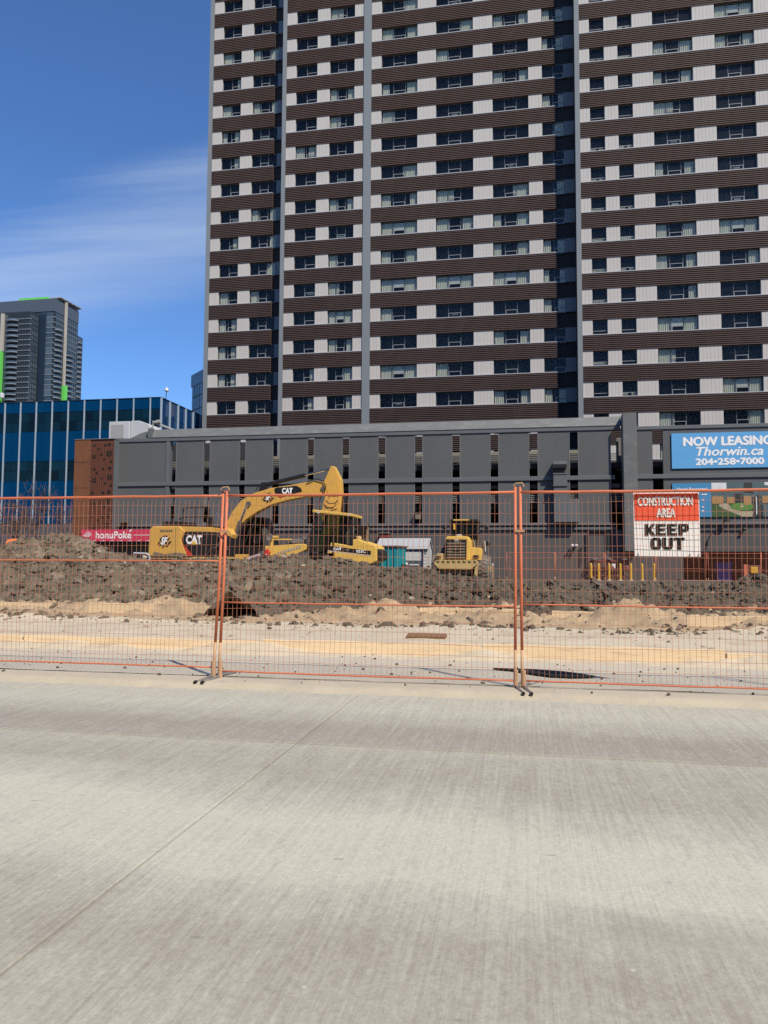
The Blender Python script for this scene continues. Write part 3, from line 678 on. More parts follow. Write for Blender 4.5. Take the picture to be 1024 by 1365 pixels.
MB().tube([(3.5, 51.9, 1.1), (3.5, 51.9, 2.2), (3.75, 51.9, 2.35)], .035).tube([(4.1, 51.9, 3.3), (5.2, 51.9, 3.3), (5.2, 51.9, 2.0)], .05).build('pipe', 'machine_black', DP)
names7 = ['leftmost yellow bollard guarding the gas meters', 'second yellow bollard from the left at the gas meters', 'third yellow bollard from the left at the gas meters', 'middle yellow bollard before the gas meters, fourth from left', 'fifth yellow bollard from the left at the gas meters', 'sixth yellow bollard, standing clear of the meters', 'rightmost yellow bollard, under the keep out sign']
for i, x in enumerate((3.97, 4.43, 5.06, 5.74, 6.37, 7.04, 7.75)):
    bo = thing('bollard', names7[i], 'bollard', (x, 50, 0), 'yellow bollards at the gas meters')
    MB().lathe([(0, .075), (1.1, .075), (1.15, .055), (1.17, .02)], (x, 50, .0), 'Z', 12).build('post', 'bollard_yellow', bo, smooth=False)
    MB().lathe([(0, .16), (.05, .13), (.06, .07)], (x, 50, 0.1), 'Z', 12).build('collar', 'condo_concrete', bo)
bb = thing('wheelie_bin', 'blue plastic bin standing in the dark red recess', 'bin', (12.5, 53.2, .1))
MB().prism([(12.1, .12), (12.95, .12), (13.0, 1.2), (12.05, 1.2)], 52.9, 53.7).build('body', 'bin_blue', bb, bevel=.03)
MB().box(12.0, 13.05, 52.85, 53.75, 1.2, 1.28).build('lid', 'bin_blue', bb, bevel=.02); MB().box(12.02, 12.10, 52.84, 52.9, .5, .75).build('handle', 'ink', bb)
yb = thing('yellow_machine', 'small yellow and orange machine at the right end of the recess', 'machine', (13.9, 51.5, 0))
MB().box(13.35, 14.3, 51.4, 52.0, .15, 1.1).build('body', 'pipe_red', yb, bevel=.03); MB().box(13.7, 14.1, 51.3, 51.42, .6, 1.0).build('cover', 'bollard_yellow', yb, bevel=.03); MB().box(13.3, 13.5, 51.3, 51.4, .1, 1.15).build('frame', 'orange_paint', yb)

# big signs
SG = thing('leasing_sign', 'bright blue leasing billboard with white lettering on the garage wall', 'sign', (12, 51.8, 8.4))
MB().box(9.24, 15.9, 51.76, 51.84, 7.27, 9.55).build('board', 'sign_blue', SG)
text('NOW LEASING', 9.98, 15.25, 8.72, 9.27, 51.75, 'white_ink', SG, fat=.045)
text('Thorwin.ca', 10.75, 14.72, 8.06, 8.62, 51.75, 'white_ink', SG, fat=.024, shear=.25)
text('204•258•7000', 10.70, 14.75, 7.48, 7.88, 51.75, 'white_ink', SG, fat=.036)
S2 = thing('courtyard_sign', 'blue sign with a courtyard picture, lower on the garage wall', 'sign', (12, 51.8, 5.2))
MB().box(9.23, 16.2, 51.77, 51.845, 4.15, 6.32).build('board', 'sign_blue_dark', S2)
def pr(poly, m_, y=51.765, th=.004, nm='picture_patch'): return MB().prism(poly, y, y+th).build(nm, m_, S2)
pr([(11.6, 4.15), (16.2, 4.15), (16.2, 6.32), (11.6, 6.32)], 'print_teal')
pr([(11.6, 5.85), (12.5, 5.8), (12.5, 6.32), (11.6, 6.32)], 'print_white', 51.76)
pr([(13.5, 5.7), (14.1, 5.6), (14.0, 6.32), (13.55, 6.32)], 'print_dark', 51.76)
pr([(14.75, 6.15), (15.1, 6.08), (16.2, 6.2), (16.2, 6.32), (14.75, 6.32)], 'print_white', 51.76)
pr([(11.6, 4.15), (14.0, 4.15), (14.0, 5.0), (11.6, 5.1)], 'print_lawn', 51.755)
pr([(12.0, 4.85), (12.4, 4.6), (13.0, 4.35), (13.4, 4.15), (14.0, 4.15), (14.05, 4.5), (13.3, 4.5), (12.75, 4.75), (12.55, 5.0), (12.1, 5.0)], 'print_path', 51.75)
pr([(12.7+.72*math.cos(a)+.7, 4.78+.24*math.sin(a)) for a in np.linspace(0, 6.28, 20)[:-1]], 'print_green', 51.745)
for (a, b2, z0, z1) in ((11.62, 12.3, 4.98, 5.45), (12.5, 12.95, 5.0, 5.4), (13.5, 13.95, 4.9, 5.45), (14.6, 16.2, 5.0, 5.45)): pr([(a, z0), (b2, z0), (b2, z1), (a, z1)], 'print_wood', 51.742)
for (a, b2, z0, z1) in ((14.05, 14.2, 4.2, 5.4), (14.3, 14.5, 4.2, 5.5), (12.95, 13.45, 5.1, 5.6), (14.5, 14.62, 4.2, 4.9)): pr([(a, z0), (b2, z0), (b2, z1), (a, z1)], 'print_dark', 51.738)
pr([(13.25, 4.75), (13.5, 4.72), (13.4, 5.0)], 'print_path', 51.735); pr([(14.22, 4.3), (14.28, 4.3), (14.28, 5.4), (14.22, 5.4)], 'print_white', 51.735)
text('Newly Renovated', 9.5, 11.35, 5.80, 6.03, 51.755, 'white_ink', S2, bold=.02)
for z in (5.55, 5.2, 4.75, 4.5): MB().box(11.0, 11.12+.2*(z > 5.5), 51.755, 51.76, z, z+.07).build('lettering_line', 'white_ink', S2)
# rust screen and restaurant sign
RS = thing('rust_screen', 'rust brown steel clad block with punched hole pattern at the garage end', 'cladding', (-31, 51.4, 0))
MB().prism([(-32.78, 0), (-31.5, 0), (-31.5, 10.06), (-32.78, 10.08)], 51.32, 53.5).build('plain_panel', 'corten', RS)
for z in (2.0, 4.3, 6.5, 8.4): MB().box(-32.75, -31.52, 51.312, 51.318, z, z+.02).build('seam', 'hole_dark', RS)
MB().box(-31.49, -29.62, 51.36, 53.5, 0, 10.03).build('hole_panel', 'corten_screen', RS)
MB().box(-32.8, -29.6, 51.28, 53.5, 10.09, 10.13).build('coping', 'galvanised', RS)
MB().box(-29.615, -29.58, 51.34, 52.0, 0, 10.03).build('edge_trim', 'grey_trim', RS)
dots = MB(); rh = random.Random(3)
for i in range(11):
    for j in range(58):
        x = -31.38+i*.165; z = .3+j*.165; dots.box(x-.028, x+.028, 51.352, 51.357, z-.028, z+.028)
dots.build('small_holes', 'hole_dark', RS)['kind'] = 'stuff'
for j in range(60): 
    if j % 2 == 0: MB().box(-31.50, -31.47, 51.30, 51.355, .2+j*.164, .24+j*.164).build('stud', 'condo_slab', RS)
hm = {}
for j in range(5):
    for (u, v_, r_) in ((.12, .15, .10), (.3, .3, .085), (.85, .12, .12), (.6, .15, .10), (.15, .62, .17), (.82, .5, .2), (.45, .55, .07), (.62, .75, .08), (.88, .85, .1)):
        r_ *= rh.uniform(.8, 1.15); x = -31.4+1.72*min(.93, max(.06, u+rh.uniform(-.05, .05))); z = 10.0-1.75*(j+v_)-.1
        k_ = round(r_, 2)
        if k_ not in hm: hm[k_] = MB().lathe([(0, k_), (.006, k_)], (0, 0, 0), 'Y', 16).mesh('hole')
        ho = put('hole', hm[k_], 'hole_dark', RS, loc=(x+31, 51.343-51.4, z))
        if k_ > .14: put('hole_bar', MB().box(-k_, k_, -.006, -.001, -.012, .012).box(-.012, .012, -.007, -.0012, -k_, k_).mesh('hole_bar'), 'corten_screen', ho)
HS = thing('restaurant_sign', 'bright pink banner sign with white hand lettered name', 'sign', (-29.2, 51.2, 3))
MB().box(-31.93, -24.6, 51.12, 51.2, 2.58, 3.44).build('board', 'pink_sign', HS)
text('honuPoke', -30.75, -27.95, 2.78, 3.30, 51.11, 'white_ink', HS, bold=.02)
MB().prism([(-28.15, 3.28), (-28.05, 3.26), (-27.9, 3.42), (-28.0, 3.43)], 51.105, 51.11).build('accent', 'white_ink', HS)
for i in range(5):
    z = 2.92+.08*i; MB().box(-31.75+.09*abs(i-1), -31.05-.1*abs(i-2), 51.108, 51.113, z, z+.035).build('turtle_stripe', 'white_ink', HS)
MB().box(-27.75, -24.7, 51.108, 51.113, 3.0, 3.05).build('underline', 'white_ink', HS)
for i in range(9): MB().prism([(-31.2+i*.7, 2.60), (-30.95+i*.7, 2.62), (-30.7+i*.7, 2.69), (-30.8+i*.7, 2.61)], 51.108, 51.113).build('wave', 'white_ink', HS)
MB().box(-31.9, -24.6, 51.25, 52.0, 2.40, 2.58).build('bracket', 'garage_dark', HS)
# rooftop plant
HV = thing('rooftop_unit', 'white rooftop air unit behind the garage parapet by the rust screen', 'hvac unit', (-31.7, 58, 7.3))
MB().box(-33.75, -31.95, 57.6, 60, 10.9, 12.62).build('casing', 'hvac_white', HV, bevel=.04)
MB().box(-33.5, -32.4, 57.55, 57.6, 11.2, 12.35).build('grille', 'hvac_grille', HV)
MB().prism([(-31.93, 10.9), (-29.9, 10.9), (-29.75, 11.7), (-30.4, 12.4), (-31.2, 12.68), (-31.93, 12.68)], 57.8, 60).build('duct', 'hvac_white', HV, bevel=.06)
MB().box(-34, -29.5, 57.5, 60.4, 7.33, 10.9).build('plinth', 'hvac_grille', HV)
MB().tube([(-29.9, 57.7, 12.6), (-29.9, 57.7, 11.0)], .06).tube([(-29.9, 57.7, 12.5), (-27.6, 57.7, 11.6)], .09).tube([(-29.6, 57.6, 12.45), (-29.2, 57.6, 12.5)], .17).build('pipework', 'hvac_grille', HV)

# ================================================================ BLUE GLASS OFFICE
BO = thing('glass_office', 'blue glass office block with white vertical fins left of the tower', 'building', (-45, 70, 0))
BANDS = [(16.24, 17.3, 'blue_spandrel'), (15.25, 16.24, 'blue_window'), (14.28, 15.25, 'blue_window'), (11.25, 14.28, 'blue_spandrel'), (10.25, 11.25, 'blue_window'), (9.24, 10.25, 'blue_window'), (4.9, 9.24, 'blue_spandrel')]
MB().box(-60, -35.6, 70.08, 100, 0, 17.25).build('core', 'mullion_dark', BO)
FX = -35.52-1.045
pm = {}
xs = [FX-1.79*i for i in range(13)]
def bays():
    yield (FX+.03, -35.53, 1)
    for i in range(12): yield (xs[i+1]+.03, xs[i]-.03, 2)
for (x0, x1, n) in bays():
    for q in range(n):
        a = x0+(x1-x0)*q/n+.012; b2 = x0+(x1-x0)*(q+1)/n-.012
        for (z0, z1, mm) in BANDS:
            key = (round(b2-a, 3), z0)
            if key not in pm: pm[key] = MB().box(0, b2-a, 0, .05, z0+.02, z1-.02).mesh('glass_panel')
            put('glass_panel' if mm == 'blue_spandrel' else 'pane', pm[key], mm, BO, loc=(a+45, -.01 if mm == 'blue_spandrel' else .02, 0))
fm = MB().box(-.04, .04, -.16, .05, 4.9, 17.34).mesh('fin')
for x in xs: put('fin', fm, 'fin_white', BO, loc=(x+45, 0, 0))
sy = [70.0, 71.87, 73.74, 75.55, 77.38, 79.22, 81.1, 83.0]
sp = {}
for i in range(7):
    for q in range(2):
        a = sy[i]+(sy[i+1]-sy[i])*q/2+.03; b2 = sy[i]+(sy[i+1]-sy[i])*(q+1)/2-.03
        for (z0, z1, mm) in ((15.6, 17.3, 'blue_side'), (12.2, 15.6, 'blue_side'), (8, 12.2, 'blue_side')):
            key = (round(b2-a, 2), z0)
            if key not in sp: sp[key] = MB().box(0, .05, 0, b2-a, z0+.02, z1-.02).mesh('side_panel')
            put('pane', sp[key], mm, BO, loc=(-35.55+45, a-70, 0))
fs_ = MB().box(-.02, .17, -.05, .05, 4.9, 17.34).mesh('fin')
for y in sy[:]: put('fin', fs_, 'fin_white', BO, loc=(-35.5+45, y-70, 0))
MB().box(-60, -35.45, 69.95, 100, 17.34, 17.42).build('coping', 'mullion_dark', BO)
MB().box(-60.2, -35.4, 69.9, 100, 0, 4.88).build('base', 'base_stone', BO)
AN = thing('roof_antenna', 'small white weather antenna on the glass office roof corner', 'antenna', (-35.9, 72, 17.4))
MB().tube([(-36.0, 72, 17.4), (-35.9, 72, 18.6)], .04).build('mast', 'mullion_dark', AN); MB().lathe([(0, .05), (.1, .25), (.18, .22), (.5, .03)], (-35.9, 72, 18.4), 'Z', 10).build('cap', 'lamp_white', AN)

# ================================================================ FAR BUILDINGS
CO = thing('condo_tower', 'far dark glass condo tower with curved balconies and green wraps, under construction', 'building', (-265, 380, 0))
Yc = 380; XR = -257.8
MB().box(-312, XR, Yc, Yc+23, 0, 140.2).build('main_block', 'condo_dark', CO)
MB().prism([(-312, 140.2), (XR+.2, 140.2), (XR+.2, 147.4), (-275, 147.4), (-312, 147.0)], Yc-.3, Yc+23.2).build('crown', 'condo_top', CO)
MB().box(-312, -267, Yc-8, Yc-.01, 0, 138).build('front_wing', 'condo_dark', CO)
MB().box(-275, XR-3, Yc+23.3, Yc+33, 0, 134.5).build('rear_wing', 'condo_dark', CO)
cg = {}
def cpane(wx, wy, nm, x, y, z, h_=2.3):
    if (wx, wy, h_) not in cg: cg[wx, wy, h_] = MB().box(0, wx, 0, wy, 0, h_).mesh('pane')
    put(nm, cg[wx, wy, h_], 'condo_glass', CO, loc=(x+265, y-Yc, z))
fl = MB(); ml = MB()
for k in range(27):
    z = 60+2.95*k
    if z < 136: cpane(31.0, .2, 'window_band', -311, Yc-8.25, z+.6); cpane(.2, 7.0, 'window_band', -267.05, Yc-7.6, z+.6); fl.box(-312, -266.7, Yc-8.35, Yc-7, z, z+.45)
    if z < 138: cpane(7.5, .2, 'window_band', -265.8, Yc-.25, z+.6); cpane(.2, 20.6, 'window_band', XR+.05, Yc+1.2, z+.6); fl.box(-266, XR+.35, Yc-.4, Yc+22.8, z, z+.45)
    if z < 132: cpane(.2, 8, 'window_band', XR-2.95, Yc+24, z+.6)
fl.build('floor_bands', 'condo_slab', CO)['kind'] = 'stuff'
for x in np.arange(-311, -267, 1.7): ml.box(x, x+.3, Yc-8.45, Yc-8.2, 60, 138)
for y in np.arange(Yc+1, Yc+23, 1.9): ml.box(XR+.2, XR+.45, y, y+.3, 60, 139)
for y in np.arange(Yc-7, Yc-.5, 1.9): ml.box(-267, -266.6, y, y+.3, 60, 138)
ml.build('mullions', 'condo_dark', CO)['kind'] = 'stuff'
MB().box(-266.5, -262.4, Yc-.5, Yc-.3, 60, 139).build('dark_bay', 'mullion_dark', CO)
def balc(w_, d_, side):
    P = [(0, 0)]+[(w_*i/8, -d_*math.sin(math.pi*i/8)**.6) for i in range(9)]+[(w_, 0)]
    if side: P = [(-b_, a_) for a_, b_ in P]
    return MB().prismz(P, 0, .4).mesh('balcony'), MB().prismz(P, .4, 1.2).mesh('railing')
for (x0, y0, w_, za, zb, side) in ((-281, Yc-8.3, 7.2, 62, 134, 0), (-293.5, Yc-8.3, 7.2, 62, 118, 0), (XR+.3, Yc+.5, 7.0, 62, 132, 1), (XR+.3, Yc+11.0, 6.5, 62, 121, 1), (XR-2.8, Yc+25.5, 6, 62, 131, 1)):
    bm_, rm_ = balc(w_, 2.2, side); z = za
    while z < zb:
        q = put('balcony', bm_, 'condo_slab', CO, loc=(x0+265, y0-Yc, z)); put('railing', rm_, 'condo_glass', q); z += 2.95
for (bx, mm, nm) in (((-284.6, -282.2, Yc-10.8, Yc-8.5, 60, 116), 'green_wrap', 'green_wrap'), ((XR+.6, XR+2.6, Yc+8.2, Yc+10.6, 60, 100), 'green_wrap', 'green_wrap'), ((-283.6, -282.0, Yc-10.0, Yc-8.5, 116, 137), 'condo_concrete', 'hoist_column'),
                     ((XR+.6, XR+1.7, Yc+8.6, Yc+9.8, 100, 148), 'condo_concrete', 'hoist_column'), ((-280.3, -262.0, Yc+.2, Yc+1.2, 147.45, 148.7), 'green_wrap', 'green_wrap')):
    MB().box(*bx).build(nm, mm, CO)
MB().prismz([(XR-5, Yc+5), (XR+1.2, Yc+4), (XR+1.6, Yc+24), (XR-4, Yc+25)], 149.0, 149.5).build('roof_canopy', 'condo_slab', CO)
for k in range(6): MB().tube([(XR-5, Yc+3+4*k, 148.8), (XR+1.5, Yc+3+4*k, 149.0)], .3, 4).build('canopy_beam', 'condo_concrete', CO)
MB().tube([(XR, Yc+22, 147), (XR, Yc+22, 149.2)], .35, 6).build('canopy_post', 'condo_slab', CO)
MB().lathe([(0, 1.2), (2.0, 1.2), (2.6, .8)], (-279.5, Yc-12, 89.5), 'Z', 12).build('white_tank', 'hvac_white', CO)
DK = thing('far_office', 'dark grid glass high rise corner beside the apartment tower, far off', 'building', (-92, 200, 0), local=True, rot=(0, 0, rad(-45)))
MB().box(0, 40, 0, 40, 0, 52.8).build('core', 'condo_dark', DK); MB().box(-.3, 40, -.3, 40, 50.0, 53.4).build('parapet', 'far_glass', DK)
gm = MB().box(0, 1.7, -.12, 0, 0, 3.2).mesh('glass_panel')
for k in range(5, 14):
    for i in range(9): put('glass_panel', gm, 'far_glass', DK, loc=(.2+2.0*i, 0, 3.6*k+.2))
DKb = DK

# ================================================================ UNSEEN BLOCKS BEHIND THE VIEWER, added to cut the sky fill
mat('concrete_plain', (.22, .20, .18), .8, .2, .1); facade_glass('plain_glass', (.02, .025, .03), (.05, .055, .06), .2)
for i, (x0, x1, y0, h_, lab) in enumerate(((-95, -52, -30, 34, 'unseen office block added to cut sky light, opposite the glass office'), (-50, -14, -31, 40, 'taller unseen office block added to cut sky light, straight behind the viewer'), (-12, 30, -30, 36, 'wide unseen office block added to cut sky light, behind to the right'), (33, 80, -32, 42, 'tallest unseen office block added to cut sky light, far right'))):
    ob = thing('sky_blocker', lab, 'building', ((x0+x1)/2, y0-10, 0), 'unseen office blocks added to cut sky light')
    MB().box(x0, x1, y0-20, y0, 0, h_).build('wall', 'concrete_plain', ob)
    for k in range(int(h_/3.6)-1): MB().box(x0+1, x1-1, y0, y0+.06, 3.6*k+4.2, 3.6*k+6.2).build('window_band', 'plain_glass', ob)
# ================================================================ FENCE
def fence_panel(label, loc, leanl, leanr, zmid, zbot, bent=0., sd=0):
    r = random.Random(sd); W_, H_ = 2.86, 1.80
    fp = thing('mesh_fence', label, 'fence panel', loc, 'orange temporary fence panels along the road', local=True)
    for (x, ln_) in ((0, leanl), (W_, leanr)):
        po = MB().tube([(x, 0, .34), (x+ln_*.5, 0, .95), (x+ln_, 0, 1.84)], .0145, 8).build('post', 'orange_paint', fp, smooth=True)
        put('post_foot', MB().tube([(x-ln_*.25, 0, .0), (x, 0, .34)], .0146, 8).mesh('post_foot', smooth=True), 'bare_post', po)
    def rail(z, ra, nm):
        pts = []
        for i in range(13):
            u = i/12; xx = u*W_+(leanl*(1-u)+leanr*u)*z/1.84
            pts.append((xx, r.uniform(-.003, .003), z+bent*math.sin(math.pi*u)+r.uniform(-.002, .002)))
        MB().tube(pts, ra, 8).build(nm, 'orange_paint', fp, smooth=True)
    rail(H_-.01, .0135, 'top_rail'); rail(zmid, .008, 'middle_rail'); rail(zbot, .008, 'bottom_rail')
    wm = MB(); nv = 57
    for i in range(1, nv):
        u = i/nv; j = r.uniform(-.006, .006); pts = []
        for q in range(8):
            v_ = q/7; z = zbot+(H_-.02-zbot)*v_
            xx = u*W_+(leanl*(1-u)+leanr*u)*z/1.84+j+.006*math.sin(u*9+v_*4+sd); pts.append((xx, .012+.006*math.sin(u*7+v_*5+sd), z))
        wm.tube(pts, .0019, 4, False)
    nh = 17
    for k in range(1, nh):
        z = zbot+(H_-zbot)*k/nh; pts = []
        for q in range(25):
            u = q/24; xx = u*W_+(leanl*(1-u)+leanr*u)*z/1.84; pts.append((xx, .017+.006*math.sin(u*7+z*3+sd), z+.005*math.sin(u*8+k)+r.uniform(-.002, .002)))
        wm.tube(pts, .0019, 4, False)
    o = wm.build('wire_mesh', 'wire_orange', fp); o['kind'] = 'stuff'
    return fp
FP0 = fence_panel('orange mesh fence panel at the left, its middle rail set high', (-5.89, 7.24, 0), .0, .056, 1.14, .094, .0, 1)
FP1 = fence_panel('orange mesh fence panel in the middle, before the loaders', (-2.968, 7.22, 0), .042, .008, .735, .062, -.004, 2)
FP2 = fence_panel('orange mesh fence panel carrying the keep out sign', (-.048, 7.22, 0), -.006, .01, .755, .064, -.004, 3)
dup(FP1, (2.86, 7.25, 0), 'orange mesh fence panel beyond the keep out sign panel'); dup(FP0, (-8.82, 7.25, 0), 'orange mesh fence panel running off past the left edge')
for (x, lab) in ((-3.0, 'galvanised fence foot with black ends at the left post pair'), (-.07, 'galvanised fence foot with black ends at the right post pair')):
    ft = thing('steel_stand', lab, 'fence stand', (x, 7.22, 0), 'feet of the orange fence')
    for s_ in (-1, 1):
        a = (x-.035+.07*(s_ > 0), 7.22, .02); e = (a[0]+(-.045 if x < -1 else .07), 7.22-.30, -.0); bck = (a[0]+.06, 7.5, .02)
        MB().tube([bck, a, e], .011, 6).build('bar', 'galvanised', ft); MB().tube([e, (e[0]-.004, e[1]-.03, e[2]-.002)], .016, 8).build('end_cap', 'rubber', ft)
        MB().tube([(a[0], 7.22, .0), (a[0], 7.22, .16)], .023, 8).build('socket', 'bare_post', ft)
    MB().tube([(x+.07, 7.24, .02), (x+.18, 7.27, .05), (x+.22, 7.29, .06), (x+.2, 7.3, .03)], .006, 5).build('chain', 'galvanised', ft)
for (x, lab) in ((-2.94, 'small steel clamp joining the left pair of fence posts'), (-.065, 'small steel clamp joining the right pair of fence posts')):
    MB_ = thing('post_clamp', lab, 'clamp', (x, 7.22, 1.8), 'clamps on the orange fence'); 
    MB().tube([(x-.05, 7.2, 1.845), (x-.03, 7.2, 1.87), (x+.03, 7.2, 1.875), (x+.045, 7.2, 1.84)], .007, 6).build('hook', 'bare_post', MB_); MB().box(x-.04, x+.05, 7.195, 7.2, 1.42, 1.44).build('strap', 'bare_post', MB_)
# keep out sign, hung behind the mesh
KO = thing('keep_out_sign', 'orange and white construction area keep out sign wired to the fence', 'sign', (1.24, 7.26, 1.2))
MB().prism([(.962, 1.203), (1.526, 1.198), (1.519, 1.776), (.953, 1.776)], 7.255, 7.262).build('board', 'sign_white', KO)
MB().prism([(.968, 1.524), (1.517, 1.521), (1.512, 1.766), (.962, 1.767)], 7.250, 7.254).build('header', 'sign_orange', KO)
text('CONSTRUCTION', .995, 1.462, 1.657, 1.735, 7.246, 'white_ink', KO, fat=.0042)
text('AREA', 1.155, 1.312, 1.553, 1.630, 7.246, 'white_ink', KO, fat=.0042)
GL = {'K': [[(0, 0), (.36, 0), (.36, .36), (.66, 0), (1.05, 0), (.62, .52), (1.02, 1), (.64, 1), (.36, .64), (.36, 1), (0, 1)]],
      'E': [[(0, 0), (.95, 0), (.95, .22), (.38, .22), (.38, .40), (.85, .40), (.85, .61), (.38, .61), (.38, .79), (.95, .79), (.95, 1), (0, 1)]],
      'P': [[(0, 0), (.38, 0), (.38, .33), (.38, .8), (.62, .8), (.62, .54), (.385, .54), (.385, .33), (.8, .33), (.97, .45), (1.0, .6), (1.0, .78), (.93, .93), (.78, 1), (0, 1)]],
      'O': [[(.25, 0), (.75, 0), (.93, .1), (1, .3), (1, .7), (.93, .9), (.75, 1), (.5, 1), (.5, .82), (.63, .78), (.63, .22), (.37, .22), (.37, .78), (.495, .82), (.495, 1), (.25, 1), (.07, .9), (0, .7), (0, .3), (.07, .1)]],
      'U': [[(.25, 0), (.75, 0), (.93, .1), (1, .3), (1, 1), (.63, 1), (.63, .25), (.5, .2), (.37, .25), (.37, 1), (0, 1), (0, .3), (.07, .1)]],
      'T': [[(.31, 0), (.69, 0), (.69, .79), (1, .79), (1, 1), (0, 1), (0, .79), (.31, .79)]]}
def blocks(word, x0, x1, z0, z1, y, m_, par):
    n = len(word); cw = (x1-x0)/n
    for i, ch in enumerate(word):
        for poly in GL[ch]: MB().prism([(x0+cw*(i+.03+.92*px_), z0+(z1-z0)*pz_) for px_, pz_ in poly], y, y+.002).build('letter', m_, par)
blocks('KEEP', 1.048, 1.432, 1.386, 1.492, 7.250, 'ink', KO); blocks('OUT', 1.095, 1.395, 1.262, 1.368, 7.250, 'ink', KO)
for (x, z) in ((.985, 1.76), (1.495, 1.757), (.99, 1.215), (1.43, 1.212), (1.505, 1.212)): MB().tube([(x, 7.262, z-.012), (x, 7.225, z), (x, 7.262, z+.012)], .003, 4).build('wire_tie', 'ink', KO)
# the same fencing far back, along the garage
for i, (x, lab) in enumerate(((-1.2, 'far orange fence panel right of the wheel loader'), (1.72, 'far orange fence panel left of the gas meters'), (4.64, 'far orange fence panel in front of the gas meters'), (7.56, 'far orange fence panel at the edge of the red recess'), (10.48, 'far orange fence panel before the blue bin'), (13.4, 'far orange fence panel at the right before the yellow machine'))):
    dup(FP1 if i % 2 else FP2, (x, 48+.15*(i % 2), .0), lab, (rad(1), 0, rad(1.5 if i % 2 else -1)), 'orange fence panels along the garage')

# ================================================================ BOARDS, TARP, SCRAP
def board(name, label, x0, x1, y, z0, z1, th=.04, m_='timber', rot=0., group=None, tilt=0.):
    o = thing(name, label, 'board', ((x0+x1)/2, y, z0), group, local=True, rot=(tilt, 0, rot))
    h = z1-z0; L_ = x1-x0; mb = MB(); n = 8
    top = [(-L_/2+L_*i/n, h+.006*math.sin(i*1.7+x0)) for i in range(n+1)]
    mb.prism(top+[(L_/2, 0), (-L_/2, 0)], 0, th).build('plank', m_, o, bevel=.004)
    for u in (-.35, .05, .38): MB().box(L_*u, L_*u+.045, th+.001, th+.05, -.1, h-.01).build('stake', 'timber', o)
    return o
XB = [(-13.5, -10.3), (-10.28, -6.65), (-6.63, -3.3), (-3.28, -.55), (-.53, 2.2), (2.22, 5.8)]
LB = ['form board along the pavement running off to the left', 'form board behind the left fence panel, second along the pavement', 'form board behind the left pair of fence posts along the pavement', 'form board with the brown plank lying behind it', 'form board behind the right pair of fence posts along the pavement', 'form board along the pavement running off to the right']
for (a, b2), lab in zip(XB, LB): board('form_board', 'tan timber '+lab, a, b2, 9.33+.02*random.uniform(-1, 1), -.01, .155+random.uniform(-.03, .015), rot=random.uniform(-.012, .012), group='timber forms along the pavement', tilt=random.uniform(-.12, .12))
bp = thing('brown_plank', 'short brown plank lying flat behind the tan form board', 'plank', (-1.36, 10.6, .1), local=True, rot=(rad(8), 0, rad(-2)))
MB().box(-.27, .27, -.1, .1, .0, .05).build('plank', 'brown_timber', bp, bevel=.006)
for (x0, x1, y, z0, z1, lab) in ((-12.6, -9.45, 14.7, .06, .25, 'tan timber board half buried at the foot of the mound, far left'), (-8.25, -6.9, 13.5, .05, .34, 'tan timber board behind the left sand heap, beside a dark gap'), (-5.9, -4.9, 16.0, .08, .30, 'short tan board behind the dark clods right of the left posts'), (-2.05, -.15, 14.9, .06, .27, 'tan timber board behind the low sand heaps in the middle'), (.45, 1.35, 14.6, .06, .26, 'tan timber board behind the sand heap right of the right posts'), (2.5, 5.4, 13.0, .04, .32, 'long pale timber board under the mound at the right edge')):
    board('side_form', lab, x0, x1, y, z0, z1, group='timber forms at the foot of the mound', rot=random.uniform(-.02, .02))
tp = MB()
P = [(-.36, 8.28), (-.05, 8.30), (.18, 8.26), (.36, 8.20), (.5, 8.10), (.66, 7.93), (.42, 7.86), (.22, 7.88), (.02, 8.02), (-.15, 8.18)]
tp.prismz(P, .012, .03); tag(tp.build('black_sheet', 'black_tarp', bevel=.004), 'flat black plastic sheet on the pavement behind the right posts', 'sheet')

# ================================================================ EXCAVATOR
EX = thing('excavator', 'yellow crawler excavator with boom arched to the right behind the soil mound', 'excavator', (-16, 36, 0))
YE0, YE1 = 34.75, 37.4
def P_(poly, y0, y1, nm, m_, par=None, bevel=.02): return MB().prism(poly, y0, y1).build(nm, m_, par or EX, bevel=bevel)
P_([(-18.72, 1.5), (-18.55, 1.38), (-16.6, 1.38), (-16.95, 2.2), (-16.75, 2.6), (-17.05, 2.86), (-18.5, 2.86), (-18.68, 2.7)], YE0, YE1, 'counterweight', 'cat_yellow', bevel=.06)
P_([(-16.58, 1.40), (-14.35, 1.40), (-14.35, 2.35), (-15.2, 2.56), (-16.74, 2.58), (-16.93, 2.2)], YE0+.03, YE1-.1, 'engine_cover', 'machine_black', bevel=.03)
P_([(-16.74, 2.58), (-15.4, 2.56), (-15.4, 2.80), (-16.9, 2.84), (-17.0, 2.82)], YE0+.05, YE1-.1, 'hood', 'cat_yellow', bevel=.03)
P_([(-16.93, 2.18), (-16.86, 2.0), (-16.3, 1.42), (-16.6, 1.40)], YE0+.005, YE0+.03, 'red_stripe', 'red_plastic', bevel=0)
P_([(-18.25, 2.86), (-17.1, 2.86), (-17.15, 3.1), (-18.15, 3.12)], 35.2, 36.9, 'exhaust_cover', 'machine_black')
MB().tube([(-17.5, 35.6, 3.1), (-17.45, 35.6, 3.3), (-17.25, 35.6, 3.35)], .06).build('exhaust_pipe', 'machine_grey', EX)
for i in range(7): MB().box(-18.1+.1*i, -18.03+.1*i, YE0-.006, YE0+.02, 2.56, 2.68).build('vent', 'machine_grey', EX)
MB().box(-17.26, -17.24, YE0-.004, YE0+.01, 1.45, 2.8).build('door_seam', 'machine_grey', EX)
